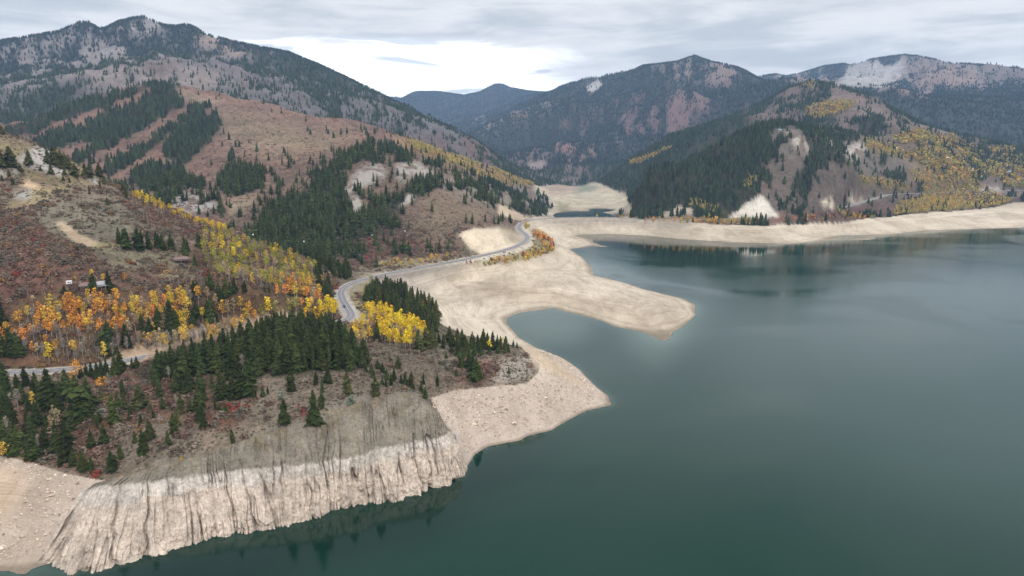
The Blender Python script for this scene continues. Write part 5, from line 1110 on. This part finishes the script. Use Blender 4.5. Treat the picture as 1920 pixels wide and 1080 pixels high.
for f, protos, nm, lab in (('fir', HI[:3], 'conifer_forest', 'dark firs filling the back of the near woods'), ('aspen', ASP[:3], 'aspen_woodland', 'yellow and orange aspens filling the near slopes'), ('bare', TWG, 'aspen_woodland', 'leafless grey aspens filling the near slopes'), ('shrub', [leaf_crown(300, 100, .085, .02, 1.0, .45, 9)], 'autumn_scrub', 'golden willow bushes along the far beach top')):
    I = [a for a in rest if (PLANTS[a][0] == 'bare' if f == 'bare' else (fam(PLANTS[a][0]) == f and PLANTS[a][0] != 'bare'))]
    if not I: continue
    P = np.array([PLANTS[a][1:4] for a in I]); h = np.array([PLANTS[a][4] for a in I]); wf = np.array([PLANTS[a][5] for a in I]); P[:, 2] = ground(P[:, 0], P[:, 1])
    c = np.array([TINTS[PLANTS[a][0].replace('w_', '')] for a in I])*RNG.uniform(.7, 1.25, (len(I), 1))
    o = batch(nm, protos, P, h, h*wf, c, M_TINT, label=lab, trunk=TRK_A[0] if f in ('aspen', 'bare') else (TRK_C if f == 'fir' else None), trunkcol=(.46,.42,.37) if f != 'fir' else (.09,.065,.05))
# ------------------------------------------------------------------ houses, vehicles, poles
def boxes(L):
    """merge boxes given as (x0,x1,y0,y1,z0,z1) into one vertex / face list"""
    V, Fq = [], []
    for x0, x1, y0, y1, z0, z1 in L:
        b = len(V); V += [(x0,y0,z0),(x1,y0,z0),(x1,y1,z0),(x0,y1,z0),(x0,y0,z1),(x1,y0,z1),(x1,y1,z1),(x0,y1,z1)]
        Fq += [(b,b+3,b+2,b+1),(b+4,b+5,b+6,b+7),(b,b+1,b+5,b+4),(b+1,b+2,b+6,b+5),(b+2,b+3,b+7,b+6),(b+3,b,b+4,b+7)]
    return V, Fq
def empty(name, loc, rz=0): 
    e = bpy.data.objects.new(name, None); COL.objects.link(e); e.location = loc; e.rotation_euler = (0, 0, rz); e.empty_display_size = 1; return e
def part(name, vf, mat, parent, smooth=False): return mesh_from(name, vf[0], vf[1], mat, parent, smooth)
M_LOG = plain('brown_boards', (0.10, 0.06, 0.045)); M_WHITEW = plain('white_siding', (0.45, 0.42, 0.38)); M_GLASS = plain('window_glass', (0.03, 0.035, 0.04), .1, .5)
M_ROOF = {k: plain('roof_'+k, c, .55, .3) for k, c in {'grey': (.33,.32,.33), 'white': (.55,.56,.58), 'brown': (.17,.11,.095), 'tan': (.46,.38,.28), 'blue': (.22,.36,.55), 'green': (.16,.34,.30), 'rust': (.26,.11,.08)}.items()}
M_CARW = plain('white_car_paint', (.78,.78,.78), .3, .5); M_CARD = plain('dark_car_paint', (.03,.035,.04), .3, .5); M_TYRE = plain('rubber', (.02,.02,.02)); M_POLE = plain('weathered_pole', (.28,.23,.19)); M_WIRE = plain('wire', (.25,.25,.26), .5, .4); M_BALL = plain('white_marker', (.9,.88,.86), .5, .3); M_SIL = plain('headlight_glass', (.6,.6,.6), .2, .6)
def house(u, v, wpx, dpx, hgt, roof, label, wallm=None, rz=0.0, porch=False, loc=None):
    p = hit(u, v) if loc is None else loc; r = math.hypot(p[0], p[1]); W_ = wpx*r/FPX; D_ = max(6, dpx*r/FPX); th = math.atan2(p[0], p[1])
    e = empty('house', (p[0], p[1], p[2]-.2), -th+rz); tag(e, label, 'house')
    wm = wallm or M_LOG; a, b = W_/2, D_/2
    part('wall', boxes([(-a, a, -b, b, -1.5, hgt)]), wm, e)
    o = .6; rh = D_*.28
    V = [(-a-o,-b-o,hgt),(a+o,-b-o,hgt),(a+o,b+o,hgt),(-a-o,b+o,hgt),(-a*.75,0,hgt+rh),(a*.75,0,hgt+rh),(-a-o,-b-o,hgt-.25),(a+o,-b-o,hgt-.25),(a+o,b+o,hgt-.25),(-a-o,b+o,hgt-.25)]
    Fc = [(0,1,5,4),(2,3,4,5),(1,2,5,5),(3,0,4,4),(6,7,1,0),(7,8,2,1),(8,9,3,2),(9,6,0,3),(9,8,7,6)]
    me = bpy.data.meshes.new('roof'); me.from_pydata(V, [], [tuple(dict.fromkeys(f)) for f in Fc]); me.materials.append(M_ROOF[roof]); ro = bpy.data.objects.new('roof', me); COL.objects.link(ro); ro.parent = e
    ch = part('chimney', boxes([(a*.3, a*.3+.8, .4, 1.2, hgt+rh*.3, hgt+rh+.9)]), M_ROOF['rust'], ro)
    n = max(2, int(W_/3))
    for k in range(n):
        x = -a+W_*(k+.5)/n
        if k == n//2: part('door', boxes([(x-.5, x+.5, -b-.06, -b+.02, 0, 2.1)]), M_ROOF['brown'] if wm is M_WHITEW else M_WHITEW, e)
        else:
            f_ = part('window', boxes([(x-.75, x+.75, -b-.05, -b+.02, .9, 2.1)]), M_WHITEW, e); part('pane', boxes([(x-.62, x+.62, -b-.08, -b-.04, 1.0, 2.0)]), M_GLASS, f_)
    if porch: part('porch', boxes([(-a, a, -b-2.4, -b-.02, hgt-.75, hgt-.6)]+[(x, x+.18, -b-2.3, -b-2.1, -1.2, hgt-.76) for x in (-a+.1, -a*.35, a*.35, a-.3)]), M_ROOF[roof], e)
    return e
house(191, 539, 17, 8, 2.6, 'grey', 'single-storey house with pale grey roof between two tall firs', M_LOG, rz=.15, porch=True)
house(160, 540, 15, 7, 2.0, 'brown', 'low brown-roofed outbuilding left of the pale-roofed house', M_LOG)
house(340, 491, 23, 12, 2.6, 'brown', 'brown cabin with low wide roof on the sagebrush hillside', M_LOG, porch=True)
def small(u, v, w_, roof, label, wallm=None): return house(u, v, w_, w_*.6, 3.2, roof, label, wallm)
small(1849, 312, 12, 'tan', 'tan-roofed house among the aspens below the orange hill crest', M_WHITEW)
small(1888, 312, 10, 'white', 'white-roofed gabled house at upper right of the village slope', M_WHITEW)
small(1892, 324, 8, 'blue', 'blue-roofed house below the white gabled one', M_WHITEW)
small(1822, 319, 7, 'white', 'small white-roofed cabin left of the tan-roofed house', M_WHITEW)
small(1789, 305, 7, 'green', 'small green-roofed cabin in the aspens on the far slope', M_WHITEW)
small(1772, 299, 11, 'tan', 'long pale-roofed shed in the upper aspen woods', M_WHITEW)
small(1873, 318, 8, 'rust', 'rust-roofed house between the tan and the blue roofs', M_LOG)
small(1678, 280, 8, 'white', 'lone white-roofed house at the top of the aspen slope', M_WHITEW)
small(1513, 250, 9, 'rust', 'rust-roofed lodge under firs on the rocky crest', M_LOG)
small(1463, 246, 6, 'blue', 'small pale blue-roofed hut left of the crest lodge', M_WHITEW)
def shed(u, v):
    p = hit(u, v); e = empty('camper_trailer', (p[0], p[1], p[2]+.1), -math.atan2(p[0], p[1])); tag(e, 'small white camper trailer left of the pale-roofed house', 'camper')
    b = boxes([(-1.6, 1.6, -1, 1, .5, 2.3), (-1.3, 1.3, -.8, .8, 2.3, 2.5)]); part('body', b, M_CARW, e); part('window', boxes([(-.9, .3, -1.04, -.99, 1.3, 1.9)]), M_GLASS, e); part('door', boxes([(.6, 1.2, -1.03, -.99, .6, 2.1)]), M_ROOF['grey'], e)
    for x in (-.6, .4): part('wheel', wheel(x, -1.0, .36), M_TYRE, e); part('wheel', wheel(x, 1.0, .36), M_TYRE, e)
def wheel(x, y, r, w_=.24):
    V, Fc = [], []
    for s_ in (-w_/2, w_/2):
        for k in range(14): a = 2*math.pi*k/14; V.append((x+math.cos(a)*r, y+s_, r+math.sin(a)*r))
    for k in range(14): Fc.append((k, (k+1) % 14, 14+(k+1) % 14, 14+k))
    for k in range(1, 7): Fc.append((0, k, 14-k-1, 14-k-1)) if False else None
    V += [(x, y-w_/2, r), (x, y+w_/2, r)]
    for k in range(14): Fc.append((28, (k+1) % 14, k, k)); Fc.append((29, 14+k, 14+(k+1) % 14, 14+(k+1) % 14))
    return V, Fc
def tri_clean(name, vf, mat, parent):
    me = bpy.data.meshes.new(name); me.from_pydata([tuple(map(float, v)) for v in vf[0]], [], [tuple(dict.fromkeys(f)) for f in vf[1]]); me.materials.append(mat); o = bpy.data.objects.new(name, me); COL.objects.link(o); o.parent = parent; return o
_part = part
def part(name, vf, mat, parent, smooth=False):
    return tri_clean(name, vf, mat, parent) if name == 'wheel' else _part(name, vf, mat, parent, smooth)
def extr(prof, y0, y1):
    n = len(prof); V = [(x, y0, z) for x, z in prof]+[(x, y1, z) for x, z in prof]
    return V, [tuple(range(n)), tuple(range(2*n-1, n-1, -1))]+[(k, n+k, n+(k+1) % n, (k+1) % n) for k in range(n)]
def vehicle(name, cat, label, loc, rz, paint, kind, s=1.0):
    e = empty(name, loc, rz); e.scale = (s, s, s); tag(e, label, cat)
    if kind == 'suv':
        pr = [(-2.3,.35),(2.3,.35),(2.35,.8),(2.2,.98),(1.15,1.08),(-2.2,1.1),(-2.35,.8)]; cb = [(1.1,1.08),(.45,1.62),(-1.7,1.66),(-2.15,1.1)]; gl = [(1.0,1.12),(.42,1.55),(-1.6,1.58),(-2.0,1.14)]
    else:
        pr = [(-2.8,.4),(2.7,.4),(2.75,.85),(2.6,1.05),(1.5,1.15),(-2.8,1.15)]; cb = [(1.5,1.15),(.9,1.85),(-.5,1.88),(-.7,1.15)]; gl = [(1.35,1.2),(.85,1.75),(-.42,1.78),(-.6,1.2)]
    b = tri_clean('body', extr(pr, -.92, .92), paint, e); tri_clean('cab', extr(cb, -.78, .78), paint, e); tri_clean('side_windows', extr(gl, -.80, .80), M_GLASS, e)
    L_ = pr[1][0]
    for y in (-.65, .65): part('headlight', boxes([(L_-.02, L_+.06, y-.18, y+.18, .62, .8)]), M_SIL, e)
    part('windscreen', ([(pr and cb[0][0]+.01, -.7, cb[0][1]+.03), (cb[0][0]+.01, .7, cb[0][1]+.03), (cb[1][0]+.04, .65, cb[1][1]-.05), (cb[1][0]+.04, -.65, cb[1][1]-.05)], [(0,1,2,3)]), M_GLASS, e)
    for x in (-1.45, 1.45):
        for y in (-.85, .85): part('wheel', wheel(x, y, .36), M_TYRE, e)
    return e
def on_road(u, v, off):
    th, sl = ray(u, v); d = np.abs(project(RD[:,0], RD[:,1], RD[:,2])[0]-u)+np.abs(project(RD[:,0], RD[:,1], RD[:,2])[1]-v); i = int(d.argmin()); i = min(max(i, 1), len(RD)-2)
    return (RD[i,0]+rn[i,0]*off, RD[i,1]+rn[i,1]*off, RD[i,2]+.04), math.atan2(rt[i,1], rt[i,0])
loc, a = on_road(649, 577, 1.9); vehicle('car', 'car', 'dark car driving on the highway at the bend', loc, a+math.pi, M_CARD, 'suv')
loc, a = on_road(1656, 368, 1.9); vehicle('pickup_truck', 'truck', 'white truck on the far road above the beach', loc, a, M_CARW, 'pickup', 1.15)
p = hit(1084, 437); vehicle('parked_vehicle', 'vehicle', 'small white-topped vehicle at the water edge below the causeway', (p[0], p[1], p[2]+.02), .25, M_CARW, 'pickup', .85)
shed(130, 534)
def pole(u, v, px, label, arms=1, loc=None):
    p = hit(u, v) if loc is None else loc; r = math.hypot(p[0], p[1]); h = max(9, px*r/FPX); e = empty('utility_pole', (p[0], p[1], p[2]-.3), -math.atan2(p[0], p[1])+.2); tag(e, label, 'utility pole', 'poles of the power lines')
    s = max(1, r/650)
    part('post', tube([(0,0,0),(0,0,h)], (.20*s**.5, .13*s**.5), 6), M_POLE, e, True)
    for k in range(arms): part('crossarm', boxes([(-1.3, 1.3, -.09, .09, h-.9-k*1.2, h-.7-k*1.2)]), M_POLE, e)
    for x in (-1.1, 0, 1.1): part('insulator', boxes([(x-.07, x+.07, -.07, .07, h-.7 if x else h, h-.4 if x else h+.3)]), M_SIL, e)
    return (p[0], p[1], p[2]+h-.5)
pole(105, 417, 20, 'weathered pole at the top of the dirt track')
pole(100, 411, 14, 'shorter pole just behind the one at the dirt track top')
pole(215, 395, 14, 'lone pole on the slope right of the dirt track')
pole(27, 418, 14, 'leftmost pole, on the sagebrush slope above the red scrub')
A_ = [pole(270, 414, 18, 'left pole of the trio on the scrub slope'), pole(277, 422, 22, 'middle pole of the trio on the scrub slope'), pole(285, 429, 24, 'right pole of the trio on the scrub slope')]
B_ = [pole(870, 390, 14, 'left pole of the pair above the bare cutting'), pole(874, 402, 19, 'right pole of the pair above the bare cutting')]
pole(1428, 372, 22, 'pole at the tip of the white scar'); pole(1532, 358, 10, 'pole on the brown slope right of the white scar'); pole(1546, 346, 9, 'pole highest on the brown slope right of the white scar'); pole(678, 571, 22, 'grey pole behind the yellow aspens by the road')
def cable(a, b, sag, balls, nm, lab):
    a, b = np.array(a), np.array(b); L = [a+(b-a)*t+np.array([0, 0, -4*sag*t*(1-t)]) for t in np.linspace(0, 1, 60)]
    o = mesh_from('power_cable', *tube([tuple(q_) for q_ in L], [.05]*60, 4), M_WIRE); tag(o, lab, 'cable', 'cables spanning the gully')
    for u, lb in balls:
        k = min(range(60), key=lambda k: abs(float(project(*L[k])[0])-u)); bm = bmesh.new(); bmesh.ops.create_uvsphere(bm, u_segments=12, v_segments=8, radius=.75); me = bpy.data.meshes.new('marker_ball'); bm.to_mesh(me); bm.free(); me.materials.append(M_BALL)
        bo = bpy.data.objects.new('marker_ball', me); COL.objects.link(bo); bo.location = L[k]-np.array([0, 0, 0.0]); tag(bo, lb, 'marker ball', 'marker balls on the power cables')
# sags chosen so that each span hangs as low as the photo shows
def sag_for(a, b, u, v):
    best = min(range(0, 900), key=lambda s: abs(float(project(*(np.array(a)+(np.array(b)-np.array(a))*tt_(a, b, u)+np.array([0, 0, -4*(s/10)*tt_(a, b, u)*(1-tt_(a, b, u))])))[1])-v)); return best/10
def tt_(a, b, u): return min((t/200 for t in range(201)), key=lambda t: abs(float(project(*(np.array(a)+(np.array(b)-np.array(a))*t))[0])-u))
cable(A_[2], B_[1], sag_for(A_[2], B_[1], 574, 453), [(574, 'white marker ball lowest over the gully'), (758, 'white marker ball nearest the cutting')], 0, 'lower power cable spanning the forested gully')
cable(A_[0], B_[0], sag_for(A_[0], B_[0], 477, 441), [(477, 'white marker ball nearest the aspen crest'), (695, 'white marker ball over the small yellow trees')], 1, 'upper power cable spanning the forested gully')

# ------------------------------------------------------------------ the air between here and the mountains
zlo = float(H.min())-1.0; hv = boxes([(-14200, 14200, -300, 14900, zlo, float(H.max())+40)])
hm = bpy.data.materials.new('haze_air'); hm.use_nodes = True; q = NT(hm.node_tree); q.n.clear()
pv = q.add('ShaderNodeVolumePrincipled'); pv.inputs['Color'].default_value = (0.42, 0.64, 1.0, 1); pv.inputs['Density'].default_value = 5.2e-5; pv.inputs['Anisotropy'].default_value = 0.0
ho = q.add('ShaderNodeOutputMaterial'); q.l.new(pv.outputs[0], ho.inputs['Volume'])
hz = mesh_from('haze', *hv, hm, smooth=False); tag(hz, label='thin blue haze filling the valley air', kind='stuff')
print('done', time.time()-T0)
